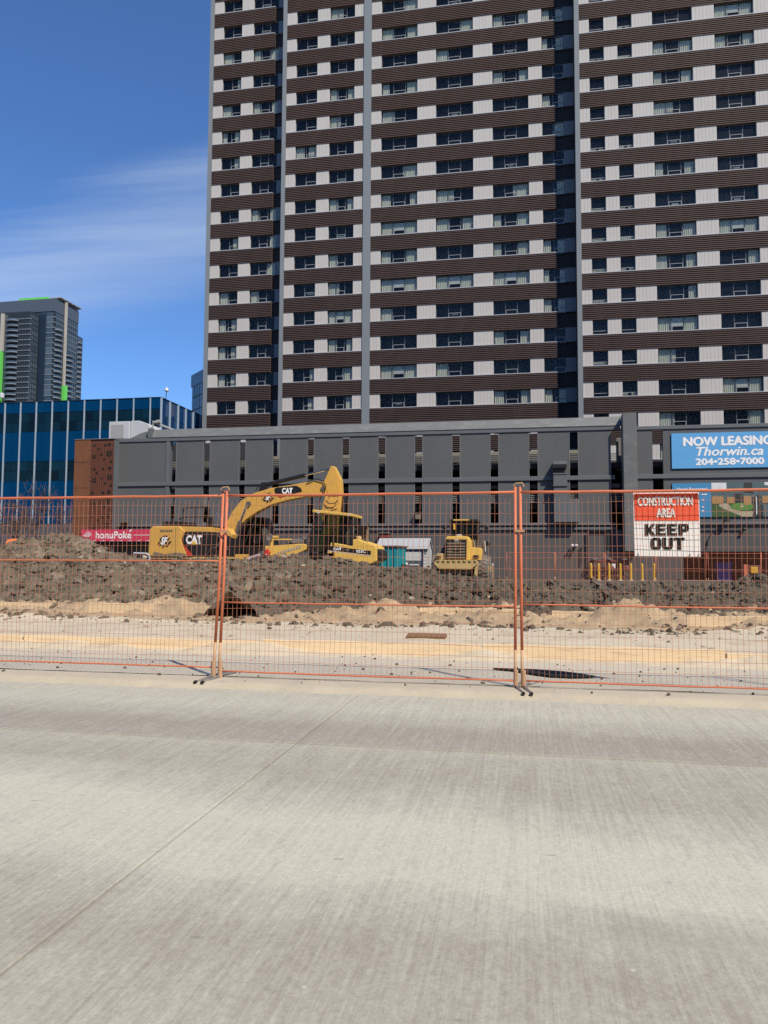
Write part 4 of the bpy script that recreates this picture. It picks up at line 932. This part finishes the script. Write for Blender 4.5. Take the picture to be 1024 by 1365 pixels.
MB().box(-18.6, -14.35, YE0+.05, YE1-.1, 1.28, 1.38).build('deck_plate', 'lip_worn', EX)
MB().box(-18.3, -14.6, 35.0, 37.2, 1.02, 1.28).build('turntable', 'machine_black', EX)
hr = MB()
for x in (-17.0, -16.35, -15.6): hr.tube([(x, 35.0, 2.8), (x, 35.0, 3.75)], .025)
hr.tube([(-17.0, 35.0, 3.55), (-16.9, 35.0, 3.75), (-15.8, 35.0, 3.78), (-15.6, 35.0, 3.55)], .025).tube([(-17.0, 35.0, 3.3), (-15.6, 35.0, 3.3)], .02)
hr.build('handrail', 'machine_black', EX); MB().tube([(-15.3, 35.1, 3.55), (-14.7, 35.0, 2.75)], .018).build('mirror_arm', 'chrome', EX)
MB().box(-15.75, -15.5, 35.0, 35.3, 2.8, 3.3).build('air_filter', 'machine_black', EX)
MB().prism([(-15.0, 2.15), (-14.4, 2.1), (-14.3, 2.45), (-14.55, 2.75), (-14.75, 2.75)], YE0+.1, 35.6).build('swing_bracket', 'cat_yellow', EX, bevel=.03)
text('CAT', -16.70, -15.83, 1.98, 2.42, YE0+.02, 'white_ink', EX, bold=.05); MB().prism([(-16.42, 1.97), (-16.12, 1.97), (-16.27, 2.18)], YE0+.012, YE0+.018).build('logo_triangle', 'yellow_bright', EX)
def burst(cx_, cz, s_, y, par):
    for i, (dx, dz, l_, a) in enumerate(((-.38, -.1, .42, .9), (-.25, .15, .5, .95), (-.02, .3, .35, 1.1), (.15, .3, .3, 1.2), (.3, .12, .42, .75), (.4, -.1, .4, .7), (.25, -.28, .42, .65), (-.05, -.36, .34, .8), (-.3, -.25, .3, .8), (0, 0, .8, .9))):
        ca, sa = math.cos(a), math.sin(a); w2 = .075 if i < 9 else .26; x, z = cx_+dx*s_, cz+dz*s_
        q = [(x-ca*l_*s_/2, z-sa*l_*s_/2), (x+sa*w2*s_, z-ca*w2*s_), (x+ca*l_*s_/2, z+sa*l_*s_/2), (x-sa*w2*s_, z+ca*w2*s_)]
        MB().prism(q, y, y+.004+.0006*i).build('emblem_slash', 'ink', par)
    text('SF', cx_-.26*s_, cx_+.26*s_, cz-.24*s_, cz+.28*s_, y-.004, 'white_ink', par, name='emblem_letters', bold=.05, shear=.3)
burst(-17.85, 2.12, .72, YE0-.012, EX)
MB().prism([(-18.5, 1.40), (-16.65, 1.40), (-16.7, 1.52), (-17.2, 1.58), (-17.8, 1.50), (-18.4, 1.62)], YE0-.004, YE0-.001).build('dried_mud', 'grille_tan', EX)
for q_, (xa, za, xb, zb) in enumerate(((-15.3, 1.5, -14.5, 2.3), (-15.6, 1.45, -14.9, 1.9), (-15.0, 2.4, -14.45, 1.7))): MB().tube([(xa, YE0-.02, za), ((xa+xb)/2, YE0-.1, (za+zb)/2+.12), (xb, YE0-.03, zb)], .03, 5).build('side_hose', 'machine_grey', EX)
BOOM = [(-14.95, 1.65), (-14.6, 2.8), (-14.25, 3.55), (-13.75, 4.15), (-13.1, 4.5), (-12.3, 4.73), (-11.2, 4.88), (-9.95, 5.08), (-9.6, 5.0), (-9.42, 4.72), (-9.5, 4.45), (-9.85, 4.32), (-10.5, 4.30), (-11.4, 4.14), (-12.2, 3.93), (-12.9, 3.6), (-13.5, 3.2), (-14.05, 2.65), (-14.4, 2.1), (-14.5, 1.6)]
bmo = P_(BOOM, 35.72, 36.28, 'boom', 'cat_yellow', bevel=.03)
def strap(poly, y, w2, nm, m_, par):
    MB().tube([(x, y, z) for x, z in poly], w2, 6).build(nm, m_, par)
P_([(-12.05, 4.70), (-11.95, 4.76), (-10.95, 4.84), (-10.72, 4.72), (-10.65, 4.56), (-11.2, 4.44), (-11.9, 4.38), (-12.0, 4.5)], 35.70, 35.718, 'boom_decal', 'ink', bmo, 0)
P_([(-11.98, 4.40), (-11.6, 4.42), (-11.5, 4.33), (-11.75, 4.26)], 35.705, 35.719, 'boom_decal', 'red_plastic', bmo, 0)
text('CAT', -11.66, -11.12, 4.45, 4.74, 35.69, 'white_ink', bmo, bold=.05); burst(-12.36, 4.28, .56, 35.70, bmo)
MB().lathe([(-.36, .12), (.36, .12)], (-13.35, 36, 3.98), 'Y', 14).build('pin', 'machine_grey', EX); MB().lathe([(-.33, .10), (.33, .10)], (-9.62, 36, 4.68), 'Y', 14).build('pin', 'machine_grey', EX)
MB().tube([(-13.35, 35.55, 3.98), (-13.75, 35.55, 3.0)], .055, 8).build('boom_rod', 'chrome', EX); MB().tube([(-13.7, 35.55, 3.1), (-14.2, 35.55, 1.8)], .11, 8).build('boom_cylinder', 'machine_grey', EX)
MB().tube([(-13.35, 36.45, 3.98), (-14.2, 36.45, 1.8)], .10, 8).build('boom_cylinder', 'machine_grey', EX)
MB().tube([(-12.75, 36, 4.93), (-12.4, 36, 4.98), (-10.6, 36, 5.38)], .10, 10).build('stick_cylinder', 'machine_black', EX); MB().tube([(-10.6, 36, 5.38), (-9.22, 36, 5.68)], .05, 8).build('stick_rod', 'chrome', EX)
MB().prism([(-12.9, 4.6), (-12.5, 4.7), (-12.55, 5.05), (-12.8, 5.02)], 35.85, 36.15).build('cylinder_lug', 'machine_black', EX)
STK = [(-9.25, 5.78), (-9.08, 5.76), (-8.74, 5.1), (-8.70, 4.4), (-8.80, 3.3), (-9.0, 1.95), (-9.35, 1.95), (-9.72, 3.4), (-9.62, 3.95), (-9.5, 4.35), (-9.66, 4.85)]
stk = P_(STK, 35.76, 36.24, 'stick', 'cat_yellow', bevel=.03)
P_([(-9.5, 4.9), (-9.15, 5.62), (-8.86, 5.06), (-8.84, 4.3), (-9.35, 4.3)], 35.74, 35.758, 'stick_plate', 'cat_yellow', stk, .0)
MB().tube([(-8.62, 36, 4.35), (-8.7, 36, 3.0)], .09, 8).build('bucket_cylinder', 'machine_black', EX)
for (y, pts) in ((35.66, [(-9.6, 4.5), (-9.8, 4.0), (-9.75, 3.6), (-9.3, 3.55), (-8.9, 3.7)]), (35.64, [(-9.45, 4.1), (-9.3, 3.95), (-9.0, 3.95), (-8.85, 4.1)]), (35.66, [(-10.4, 5.0), (-10.0, 5.16), (-9.6, 5.05), (-9.45, 4.75), (-9.55, 4.45)]), (35.68, [(-13.0, 4.62), (-12.8, 4.9), (-12.4, 4.95)])):
    MB().tube([(x, y, z) for x, z in pts], .028, 5).build('hose', 'machine_black', EX)
P_([(-9.35, 1.95), (-8.95, 1.95), (-8.3, 1.6), (-8.15, .9), (-8.6, .45), (-9.3, .35), (-9.6, .5), (-9.1, .75), (-8.9, 1.2)], 35.3, 36.7, 'bucket', 'machine_grey')
MB().lathe([(0, .06), (.1, .07), (.16, .03)], (-13.5, 36, 4.30), 'Z', 10).build('boom_light', 'lamp_white', EX)
# cab on the far side
cb = P_([(-14.5, 1.4), (-12.75, 1.4), (-12.7, 1.9), (-13.2, 3.35), (-14.5, 3.4)], 36.45, 37.4, 'cab', 'machine_black', bevel=.04)
P_([(-14.3, 1.95), (-12.9, 1.95), (-13.3, 3.2), (-14.3, 3.25)], 36.43, 36.448, 'cab_window', 'cab_glass', cb, 0)
P_([(-13.2, 1.5), (-12.72, 1.5), (-12.72, 1.95), (-13.1, 2.9), (-13.35, 2.9)], 36.41, 36.428, 'cab_pillar', 'machine_grey', cb, 0)
for i, (x, z) in enumerate(((-14.0, 2.6), (-13.7, 2.2), (-13.4, 2.75))): MB().tube([(x, 35.9, 1.5), (x+.2, 35.8, z), (x+.35, 35.9, z+.6)], .03, 5).build('hose', 'machine_black', EX)
MB().box(-14.15, -13.6, 34.9, 35.4, 1.25, 1.5).build('step_box', 'cat_yellow', EX, bevel=.02)
for y in (34.7, 36.9):
    n = 14; R_ = .46; tk = [(-14.6+R_*math.sin(a), .5+R_*math.cos(a)) for a in np.linspace(0, math.pi, n)]+[(-18.2-R_*math.sin(a), .5-R_*math.cos(a)) for a in np.linspace(0, math.pi, n)]
    tr = MB().prism(tk, y, y+.6).build('track', 'track_steel', EX)
    for i in range(18): MB().box(-18.2+.2*i, -18.08+.2*i, y-.01, y+.61, .955, .99).build('track_shoe', 'track_steel', tr)
    for x in (-18.2, -17.3, -16.4, -15.5, -14.6): MB().lathe([(-.32, .2), (.32, .2)], (x, y+.3, .4), 'Y', 14).build('roller', 'machine_grey', tr)

for o in [c for c in EX.children if not c.name.split('.')[0] in ('boom', 'stick', 'pin', 'boom_rod', 'boom_cylinder', 'stick_cylinder', 'stick_rod', 'cylinder_lug', 'bucket_cylinder', 'hose', 'bucket', 'boom_light')]:
    if o.data.users == 1:
        for v in o.data.vertices: v.co.x = (v.co.x-16)*.966+16.0-.02
    for g_ in o.children:
        for v in g_.data.vertices: v.co.x = (v.co.x-16)*.966+16.0-.02
# ================================================================ TRACK LOADER
TL = thing('track_loader', 'yellow track loader with tinted cab, nose to the left beside the excavator boom', 'loader', (-8.6, 34.2, 0))
Y0, Y1 = 33.3, 35.3
def T_(poly, y0, y1, nm, m_, par=None, bevel=.02): return MB().prism(poly, y0, y1).build(nm, m_, par or TL, bevel=bevel)
hd = T_([(-8.82, 1.38), (-8.66, 1.75), (-8.56, 2.03), (-7.62, 1.87), (-7.60, 2.15), (-7.38, 2.17), (-6.62, 1.92), (-6.50, 1.80), (-6.48, 1.22), (-6.6, 1.16), (-7.08, .95), (-7.42, .97), (-7.58, 1.22)], Y0, Y1, 'hood', 'yellow_bright', bevel=.04)
T_([(-8.70, 1.69), (-8.63, 1.87), (-6.75, 1.655), (-6.75, 1.47)], Y0-.006, Y0-.001, 'decal_band', 'ink', hd, 0)
text('CAT', -8.45, -8.08, 1.675, 1.80, Y0-.012, 'white_ink', hd, bold=.05); text('953C', -7.42, -6.98, 1.565, 1.70, Y0-.012, 'white_ink', hd, bold=.03)
text('LGP', -7.92, -7.72, 1.66, 1.73, Y0-.012, 'hvac_grille', hd, name='small_mark')
T_([(-8.73, 1.63), (-8.72, 1.66), (-6.75, 1.455), (-6.75, 1.43)], Y0-.004, Y0-.0005, 'hood_line', 'lamp_white', hd, 0)
MB().lathe([(0, .14), (.12, .14), (.16, .05)], (-7.42, 33.8, 2.17), 'Z', 12).build('filler_cap', 'lip_worn', TL)
MB().prism([(-6.48, 1.75), (-6.36, 1.6), (-6.36, 1.3), (-6.48, 1.2)], 33.45, 35.2).build('rear_grille', 'machine_black', TL, bevel=.02)
MB().tube([(-7.08, 34.0, 1.98), (-7.06, 34.0, 2.55), (-7.0, 34.0, 2.72)], .07, 8).build('exhaust_pipe', 'grille_tan', TL)
MB().prism([(-7.5, 2.25), (-7.1, 2.25), (-7.05, 2.75), (-7.5, 2.72)], 34.1, 34.7).build('exhaust_box', 'machine_black', TL, bevel=.02); MB().tube([(-7.05, 34.0, 2.95), (-6.95, 34.0, 2.5), (-6.75, 34.0, 2.4)], .025, 5).build('bracket', 'machine_black', TL)
rf = T_([(-9.42, 3.37), (-9.40, 3.50), (-7.56, 3.30), (-7.56, 3.17)], Y0-.1, Y1-.1, 'cab_roof', 'yellow_bright', bevel=.03)
for x in (-9.2, -7.8): MB().box(x, x+.12, Y0-.13, Y0-.1, 3.32 if x < -9 else 3.2, 3.42 if x < -9 else 3.29).build('roof_light', 'lamp_white', rf)
for (poly, y0) in (([(-9.33, 3.38), (-9.22, 3.37), (-9.45, 1.9), (-9.38, 1.45), (-9.58, 1.42), (-9.63, 1.95)], 0), ([(-8.48, 3.28), (-8.38, 3.27), (-8.42, 1.5), (-8.52, 1.5)], 0), ([(-7.72, 3.2), (-7.60, 3.19), (-7.56, 1.9), (-7.70, 1.9)], 0), ([(-9.5, 1.55), (-8.4, 1.55), (-8.4, 1.40), (-9.5, 1.40)], 0)):
    T_(poly, Y0, Y0+.08, 'cab_post', 'machine_black', bevel=0); T_(poly, Y1-.3, Y1-.22, 'cab_post', 'machine_black', bevel=0)
T_([(-9.24, 3.34), (-8.50, 3.26), (-8.54, 1.58), (-9.42, 1.58), (-9.46, 1.9)], Y0+.03, Y0+.04, 'cab_window', 'cab_glass', bevel=0)
T_([(-8.36, 3.25), (-7.73, 3.18), (-7.71, 1.92), (-8.38, 2.0)], Y0+.03, Y0+.04, 'cab_window', 'cab_glass', bevel=0)
T_([(-9.24, 3.34), (-7.73, 3.18), (-7.7, 1.6), (-9.42, 1.58)], Y1-.25, Y1-.24, 'cab_window', 'cab_glass', bevel=0)
T_([(-9.45, 1.45), (-7.7, 1.45), (-7.7, 1.95), (-8.2, 2.0), (-9.2, 1.6)], Y0+.4, Y1-.4, 'cab_floor', 'machine_black')
T_([(-8.25, 1.9), (-7.85, 1.9), (-7.8, 2.9), (-8.0, 2.95), (-8.2, 2.3)], Y0+.5, Y1-.6, 'seat', 'seat_fabric', bevel=.05)
T_([(-9.25, 1.6), (-9.05, 1.6), (-8.85, 2.9), (-9.0, 3.0)], Y0+.25, Y0+.4, 'grab_bar', 'cab_panel'); T_([(-8.85, 1.6), (-8.6, 1.6), (-8.52, 2.7), (-8.65, 2.8)], Y0+.6, Y0+.7, 'lever_panel', 'cab_panel')
arm = T_([(-11.66, 1.86), (-11.4, 1.88), (-9.9, 1.97), (-9.68, 1.90), (-9.70, 1.72), (-10.35, 1.42), (-11.38, 1.40), (-11.66, 1.62)], Y0+.05, Y0+.25, 'lift_arm', 'yellow_bright', bevel=.03)
for i in range(9): MB().box(-11.05+.125*i, -10.97+.125*i, Y0+.035, Y0+.048, 1.50+.032*i, 1.60+.036*i).build('arm_lettering', 'hvac_grille', arm)
T_([(-11.55, 1.86), (-9.9, 1.97), (-9.7, 1.7), (-11.5, 1.5)], Y1-.5, Y1-.3, 'lift_arm', 'yellow_bright', bevel=.03)
MB().tube([(-10.9, 34.0, 1.9), (-9.9, 34.0, 2.25), (-9.5, 34.0, 2.6)], .06, 8).build('tilt_cylinder', 'machine_black', TL)
MB().prism([(-10.6, 2.0), (-10.0, 2.02), (-10.05, 2.22), (-10.55, 2.2)], 33.9, 34.5).build('linkage_box', 'galvanised', TL, bevel=.02)
for (x, z, r_) in ((-12.05, 2.17, .19), (-11.45, 2.27, .14), (-9.77, 2.28, .11)):
    l = MB().lathe([(-.03, r_*.8), (-.028, r_*.84), (.0, r_), (.1, r_*.8), (.2, r_*.3)], (x, Y0+.1, z), 'Y', 18).build('work_lamp', 'lamp_white', TL)
    put('lamp_rim', MB().lathe([(-.03, r_*.84), (-.055, r_*.95), (-.03, r_*1.06), (.02, r_*1.02)], (x+8.6, Y0+.1-34.2, z), 'Y', 18).mesh('lamp_rim'), 'machine_black' if r_ > .17 else 'galvanised', l)
MB().box(-11.42, -10.45, Y0+.2, Y0+.26, 2.14, 2.20).box(-11.44, -11.34, Y0+.19, Y0+.27, 1.85, 2.32).box(-11.34, -11.1, Y0+.19, Y0+.27, 2.24, 2.34).build('lamp_bracket', 'yellow_bright', TL)
T_([(-12.9, .3), (-11.6, .25), (-11.5, 1.3), (-11.75, 1.65), (-12.0, 1.5), (-11.95, .7), (-12.8, .45)], Y0-.1, Y1+.1, 'bucket', 'machine_grey')
for y in (33.3, 34.85):
    R_ = .42; tk = [(-7.2+R_*math.sin(a), .46+R_*math.cos(a)) for a in np.linspace(0, math.pi, 10)]+[(-9.9-R_*math.sin(a), .46-R_*math.cos(a)) for a in np.linspace(0, math.pi, 10)]
    tr = MB().prism(tk, y, y+.45).build('track', 'track_steel', TL)
    for i in range(15): MB().box(-9.9+.18*i, -9.79+.18*i, y-.01, y+.46, .875, .91).build('track_shoe', 'track_steel', tr)
MB().box(-10.0, -6.7, 33.5, 35.1, .5, 1.4).build('chassis', 'machine_grey', TL, bevel=.04)
HB = thing('hazard_board', 'white striped barricade board leaning on the mound left of the lift arm', 'barricade', (-12.0, 32.9, 1.1))
MB().prism([(-12.28, 1.24), (-11.72, 1.42), (-11.74, 1.52), (-12.32, 1.36)], 32.9, 32.93).build('board', 'lamp_white', HB); MB().prism([(-12.2, 1.30), (-11.8, 1.425), (-11.8, 1.445), (-12.2, 1.32)], 32.885, 32.898).build('stripe', 'red_plastic', HB)
MB().tube([(-12.1, 32.95, 1.35), (-12.1, 33.2, .3)], .03).tube([(-11.85, 32.95, 1.4), (-11.85, 33.2, .3)], .03).build('leg', 'bare_post', HB)
RG = thing('red_jerry_can', 'small red container lying against the yellow lift arm', 'container', (-11.46, 33.1, 1.4))
MB().prism([(-11.58, 1.42), (-11.36, 1.42), (-11.32, 1.6), (-11.42, 1.74), (-11.56, 1.68)], 33.0, 33.2).build('body', 'red_plastic', RG, bevel=.03); MB().box(-11.5, -11.44, 32.98, 33.0, 1.44, 1.5).build('label_patch', 'lamp_white', RG)
MB().box(-11.53, -11.33, 33.05, 33.15, 1.0, 1.42).build('stand', 'machine_grey', RG)

# ================================================================ WHEEL LOADER
WL = thing('wheel_loader', 'yellow wheel loader with slatted grille and toothed lip facing the street', 'loader', (-3.7, 44, 0))
def W_(poly, y0, y1, nm, m_, par=None, bevel=.02): return MB().prism(poly, y0, y1).build(nm, m_, par or WL, bevel=bevel)
hdw = W_([(-4.42, 1.3), (-3.05, 1.3), (-3.05, 2.35), (-3.2, 2.62), (-4.35, 2.62), (-4.42, 2.5)], 42.7, 46.5, 'hood', 'yellow_bright', bevel=.05)
W_([(-4.40, 1.35), (-3.26, 1.35), (-3.26, 2.44), (-4.40, 2.46)], 42.64, 42.698, 'grille', 'machine_black', hdw, 0)
for i in range(6): MB().box(-4.33, -3.34, 42.58, 42.638, 1.40+.155*i, 1.49+.155*i).build('grille_slat', 'grille_tan', hdw)
MB().lathe([(-.03, .06), (0, .16), (.05, .16)], (-3.82, 42.6, 2.32), 'Y', 14).build('badge', 'grille_tan', hdw); MB().box(-3.92, -3.72, 42.55, 42.6, 2.38, 2.46).build('plate', 'lamp_white', hdw)
MB().prism([(-3.98, 1.78), (-3.66, 1.78), (-3.72, 1.9), (-3.85, 1.84), (-3.95, 1.9)], 42.56, 42.60).build('emblem', 'ink', hdw)
W_([(-3.04, 1.3), (-2.45, 1.3), (-2.45, 1.9), (-2.5, 1.98), (-3.04, 2.02)], 42.9, 44.2, 'fender', 'yellow_bright', bevel=.04)
W_([(-5.0, 1.28), (-4.45, 1.3), (-4.45, 1.66), (-4.92, 1.68)], 42.8, 44.2, 'fender', 'lip_worn', bevel=.04)
MB().box(-2.9, -2.6, 42.85, 42.9, 1.42, 1.58).build('tail_light', 'machine_black', WL); MB().box(-4.95, -4.7, 42.7, 42.8, 1.40, 1.52).build('tail_light', 'machine_black', WL)
lip = W_([(-5.05, 1.12), (-4.9, 1.30), (-2.75, 1.28), (-2.58, 1.14), (-2.7, 1.02), (-3.0, .78), (-4.75, .80), (-4.95, 1.0)], 42.2, 42.75, 'lip', 'lip_worn', bevel=.04)
for i in range(8): MB().prism([(-4.85+.29*i, 1.30), (-4.66+.29*i, 1.30), (-4.70+.29*i, 1.22), (-4.81+.29*i, 1.22)], 42.14, 42.3).build('tooth', 'lip_worn', lip, bevel=.01)
W_([(-4.9, .78), (-2.85, .76), (-3.1, .52), (-4.7, .55)], 42.45, 42.74, 'lip_underside', 'grille_tan')
W_([(-5.05, .12), (-2.75, .12), (-2.65, .9), (-2.8, 1.05), (-4.9, 1.05), (-5.05, .9)], 42.75, 43.1, 'rear_frame', 'machine_black')
W_([(-5.07, .15), (-4.9, .15), (-4.85, 1.2), (-5.07, 1.12)], 42.25, 43.2, 'side_plate', 'machine_grey'); W_([(-2.85, .3), (-2.7, .3), (-2.6, 1.1), (-2.75, 1.15)], 42.3, 43.0, 'side_plate', 'lip_worn')
cabw = MB()
for (x, dx) in ((-4.28, .06), (-2.80, .0)):
    for y in (44.0, 45.5): cabw.box(x, x+.10, y, y+.1, 2.0, 3.5)
cabw.box(-3.6, -3.53, 44.02, 44.1, 2.6, 3.5); cabw.build('cab_post', 'machine_black', WL)
W_([(-4.36, 3.48), (-2.66, 3.48), (-2.70, 3.64), (-4.3, 3.64)], 43.9, 45.7, 'cab_roof', 'machine_black', bevel=.03); MB().box(-4.1, -3.2, 43.86, 43.9, 3.56, 3.63).build('roof_stripe', 'yellow_bright', WL)
MB().box(-4.18, -2.80, 44.04, 44.05, 2.5, 3.48).build('cab_window', 'cab_glass', WL); MB().box(-4.18, -2.80, 45.55, 45.56, 2.5, 3.48).build('cab_window', 'cab_glass', WL)
MB().box(-2.74, -2.73, 44.1, 45.5, 2.2, 3.48).build('cab_window', 'cab_glass', WL)
MB().box(-3.95, -3.55, 44.6, 45.0, 2.4, 3.15).build('seat', 'seat_fabric', WL, bevel=.05); MB().lathe([(0, .15), (.08, .2), (.14, .12)], (-3.75, 43.6, 2.62), 'Z', 12).build('cap', 'lamp_white', WL)
MB().box(-4.1, -4.0, 43.95, 43.99, 3.05, 3.4).build('amber_light', 'bollard_yellow', WL)
for (x, z) in ((-4.62, 3.2), (-2.25, 3.18), (-2.15, 2.25)):
    MB().lathe([(-.04, .10), (.0, .15), (.05, .13)], (x, 44.0, z), 'Y', 14).build('mirror', 'machine_black', WL)
MB().tube([(-4.5, 44, 3.3), (-4.3, 44.1, 3.4)], .02, 5).tube([(-2.4, 44, 3.3), (-2.7, 44.1, 3.4)], .02, 5).tube([(-2.2, 44, 2.2), (-2.5, 44, 1.95)], .02, 5).build('mirror_arm', 'machine_black', WL)
W_([(-2.78, 2.0), (-2.35, 2.0), (-2.5, 2.65), (-2.7, 2.75)], 43.9, 44.8, 'steps', 'machine_grey'); W_([(-4.85, 1.7), (-4.42, 1.7), (-4.42, 2.35), (-4.6, 2.45)], 43.9, 44.8, 'tank', 'machine_grey')
MB().tube([(-2.32, 43.8, 2.4), (-2.28, 43.8, 1.8)], .03).build('handrail', 'lamp_white', WL)
for (x, y) in ((-2.42, 43.6), (-4.95, 43.7), (-2.42, 46.6), (-4.95, 46.6)):
    wh = MB().lathe([(-.31, .42), (-.32, .70), (-.24, .80), (.24, .80), (.32, .70), (.31, .42)], (x, y, .80), 'X', 28).build('wheel', 'tyre', WL)
    tb = MB()
    for i in range(22):
        a = 2*math.pi*i/22
        for s_ in (-1, 1):
            a2 = a+(.07 if s_ > 0 else -.07); pts = []
            for (xx, rr, da) in ((.02, .795, 0), (.30, .76, .10), (.30, .76, .20), (.02, .795, .10), (.02, .85, 0), (.30, .80, .10), (.30, .80, .20), (.02, .85, .10)):
                q = a2+da; pts.append((x+s_*xx, y+rr*math.cos(q), .80+rr*math.sin(q)))
            tb.add(pts, [(0, 1, 2, 3), (4, 5, 6, 7), (0, 1, 5, 4), (1, 2, 6, 5), (2, 3, 7, 6), (3, 0, 4, 7)])
    tb.build('tread', 'tyre', wh); MB().lathe([(-.33, .15), (-.25, .40), (.25, .40), (.33, .15)], (x, y, .8), 'X', 20).build('rim', 'yellow_bright', wh)
W_([(-4.5, .5), (-2.9, .5), (-2.9, 1.3), (-4.5, 1.3)], 43.1, 50, 'chassis', 'machine_grey'); W_([(-5.1, .2), (-2.4, .2), (-2.4, 1.3), (-5.1, 1.3)], 50.2, 51.2, 'front_bucket', 'lip_worn')
ST = thing('stake', 'thin wooden survey stake beside the wheel loader tyre', 'stake', (-1.85, 43.2, .1)); MB().box(-1.88, -1.82, 43.2, 43.23, .1, 1.15).build('stick', 'bare_post', ST)
MB().box(-1.9, -1.80, 43.19, 43.195, 1.0, 1.12).build('tip', 'lamp_white', ST)

# ================================================================ SHED, CONTAINER, SMALL THINGS
SH = thing('site_shed', 'white site shed with grey roof and navy framed door', 'shed', (-7.4, 46, 0))
MB().box(-8.92, -5.88, 46.0, 48.3, 0, 2.0).build('wall', 'shed_white', SH)
MB().prismx([(45.85, 1.98), (47.15, 2.66), (48.45, 1.98), (48.4, 1.92), (47.15, 2.58), (45.9, 1.92)], -9.02, -5.80).build('roof', 'shed_roof', SH)
MB().prismx([(46, 2.0), (47.15, 2.57), (48.3, 2.0)], -5.92, -5.885).build('gable', 'shed_white', SH)
for i in range(9): MB().box(-6.10, -5.885, 45.985, 45.998, .1+.2*i, .27+.2*i).build('siding', 'shed_white', SH)
dr = MB().box(-7.25, -6.22, 45.95, 45.99, 0, 1.82).build('door', 'shed_white', SH)
MB().box(-7.25, -6.10, 45.93, 45.998, 1.82, 1.93).box(-6.22, -6.10, 45.932, 45.998, 0, 1.82).build('door_frame', 'navy', dr)
MB().box(-7.25, -6.22, 45.94, 45.949, .72, 1.28).build('door_band', 'band_grey', dr)
MB().prism([(-7.2, 1.02), (-7.02, 1.02), (-7.08, 1.18), (-7.14, 1.18)], 45.93, 45.938).build('band_logo', 'white_ink', dr)
for i in range(7): MB().box(-6.94+.085*i, -6.88+.085*i, 45.93, 45.938, .99, 1.075 if i % 2 else 1.06).build('band_mark', 'white_ink', dr)
MB().box(-6.02, -5.96, 45.96, 45.99, 1.66, 1.74).build('latch', 'ink', SH)
TC = thing('teal_container', 'teal metal waste container with ribbed end in front of the shed', 'container', (-7.9, 44.9, 0), local=True, rot=(0, 0, rad(-9)))
MB().box(-.62, .55, -.4, 2.6, .1, 2.05).build('body', 'teal_paint', TC, bevel=.02)
for i in range(5): MB().box(.55, .62, -.3+.55*i, -.12+.55*i, .2, 1.95).build('rib', 'teal_paint', TC, bevel=.01)
for x in (-.45, -.05, .35): MB().box(x, x+.1, -.46, -.4, .2, 1.95).build('rib', 'teal_paint', TC, bevel=.01)
MB().box(-.66, .64, -.48, 2.65, 2.05, 2.14).build('rim', 'machine_black', TC); MB().box(-.62, -.60, -.47, -.40, .1, 2.05).build('edge', 'ink', TC)
MB().box(.62, .66, .2, .9, .95, 1.05).build('latch_bar', 'ink', TC)
PL = thing('plywood_sheet', 'tan plywood sheet leaning between shed and wheel loader', 'plywood', (-5.5, 45, 0)); MB().prism([(-5.78, .05), (-5.18, .05), (-5.18, .62), (-5.78, .86)], 44.9, 44.95).build('sheet', 'timber', PL); MB().prism([(-5.78, .86), (-5.18, .62), (-5.18, .66), (-5.78, .90)], 44.88, 44.96).build('edge', 'timber', PL)
OB = thing('orange_barrel', 'orange plastic barrel lying behind the left soil heap', 'barrel', (-19.5, 27, 1.6))
MB().lathe([(-.45, .2), (-.42, .27), (-.15, .29), (-.13, .26), (.13, .26), (.15, .29), (.38, .26), (.42, .2)], (-19.5, 27, 1.72), 'X', 18).build('drum', 'orange_plastic', OB, smooth=False); MB().box(-19.9, -19.1, 26.8, 27.2, .3, 1.5).build('pallet', 'brown_timber', OB)
WP = thing('white_pipe', 'bent white plastic pipe by the excavator counterweight', 'pipe', (-17.3, 33, 1)); MB().tube([(-17.9, 33, 1.52), (-17.25, 33, 1.50), (-17.12, 33, 1.42), (-17.1, 33, 1.22), (-17.3, 33, 1.0), (-17.3, 33, .2)], .045, 8).build('pipe', 'lamp_white', WP)
# bare trees against the blue glass
def tree(label, x, y, h, sd):
    r = random.Random(sd); T = thing('bare_tree', label, 'tree', (x, y, 0), 'bare trees by the glass office')
    trunk = MB(); crown = MB()
    def grow(p, d, l, ra, dep, mb):
        pts = [p]; q = p.copy(); dd = d.copy()
        for _ in range(3):
            dd = (dd+Vector((r.uniform(-.2, .2), r.uniform(-.2, .2), r.uniform(-.05, .15)))).normalized(); q = q+dd*l/3; pts.append(q.copy())
        mb.tube(pts, [ra, ra*.85, ra*.7, ra*.55], 5 if dep < 2 else 3, dep < 2)
        if dep < 5:
            for _ in range(r.choice((3, 3, 4))):
                i = r.randint(1, 3); v = Vector((r.uniform(-1, 1), r.uniform(-1, 1), r.uniform(-.1, .9))).normalized()
                grow(pts[i], (dd*.75+v*.75).normalized(), l*r.uniform(.55, .78), max(.013, ra*.55), dep+1, crown)
    grow(Vector((x, y, 0)), Vector((0, 0, 1)), h*.38, .07, 0, trunk)
    trunk.build('trunk', 'bark', T); crown.build('crown', 'bark', T)
tree('bare twiggy tree at the far left edge before the blue glass', -33.0, 44.5, 6.2, 1)
tree('bare twiggy tree in the middle of the three by the blue glass', -31.2, 44, 5.8, 4)
tree('bare twiggy tree closest to the rust brown screen', -29.3, 43.6, 6.6, 8)
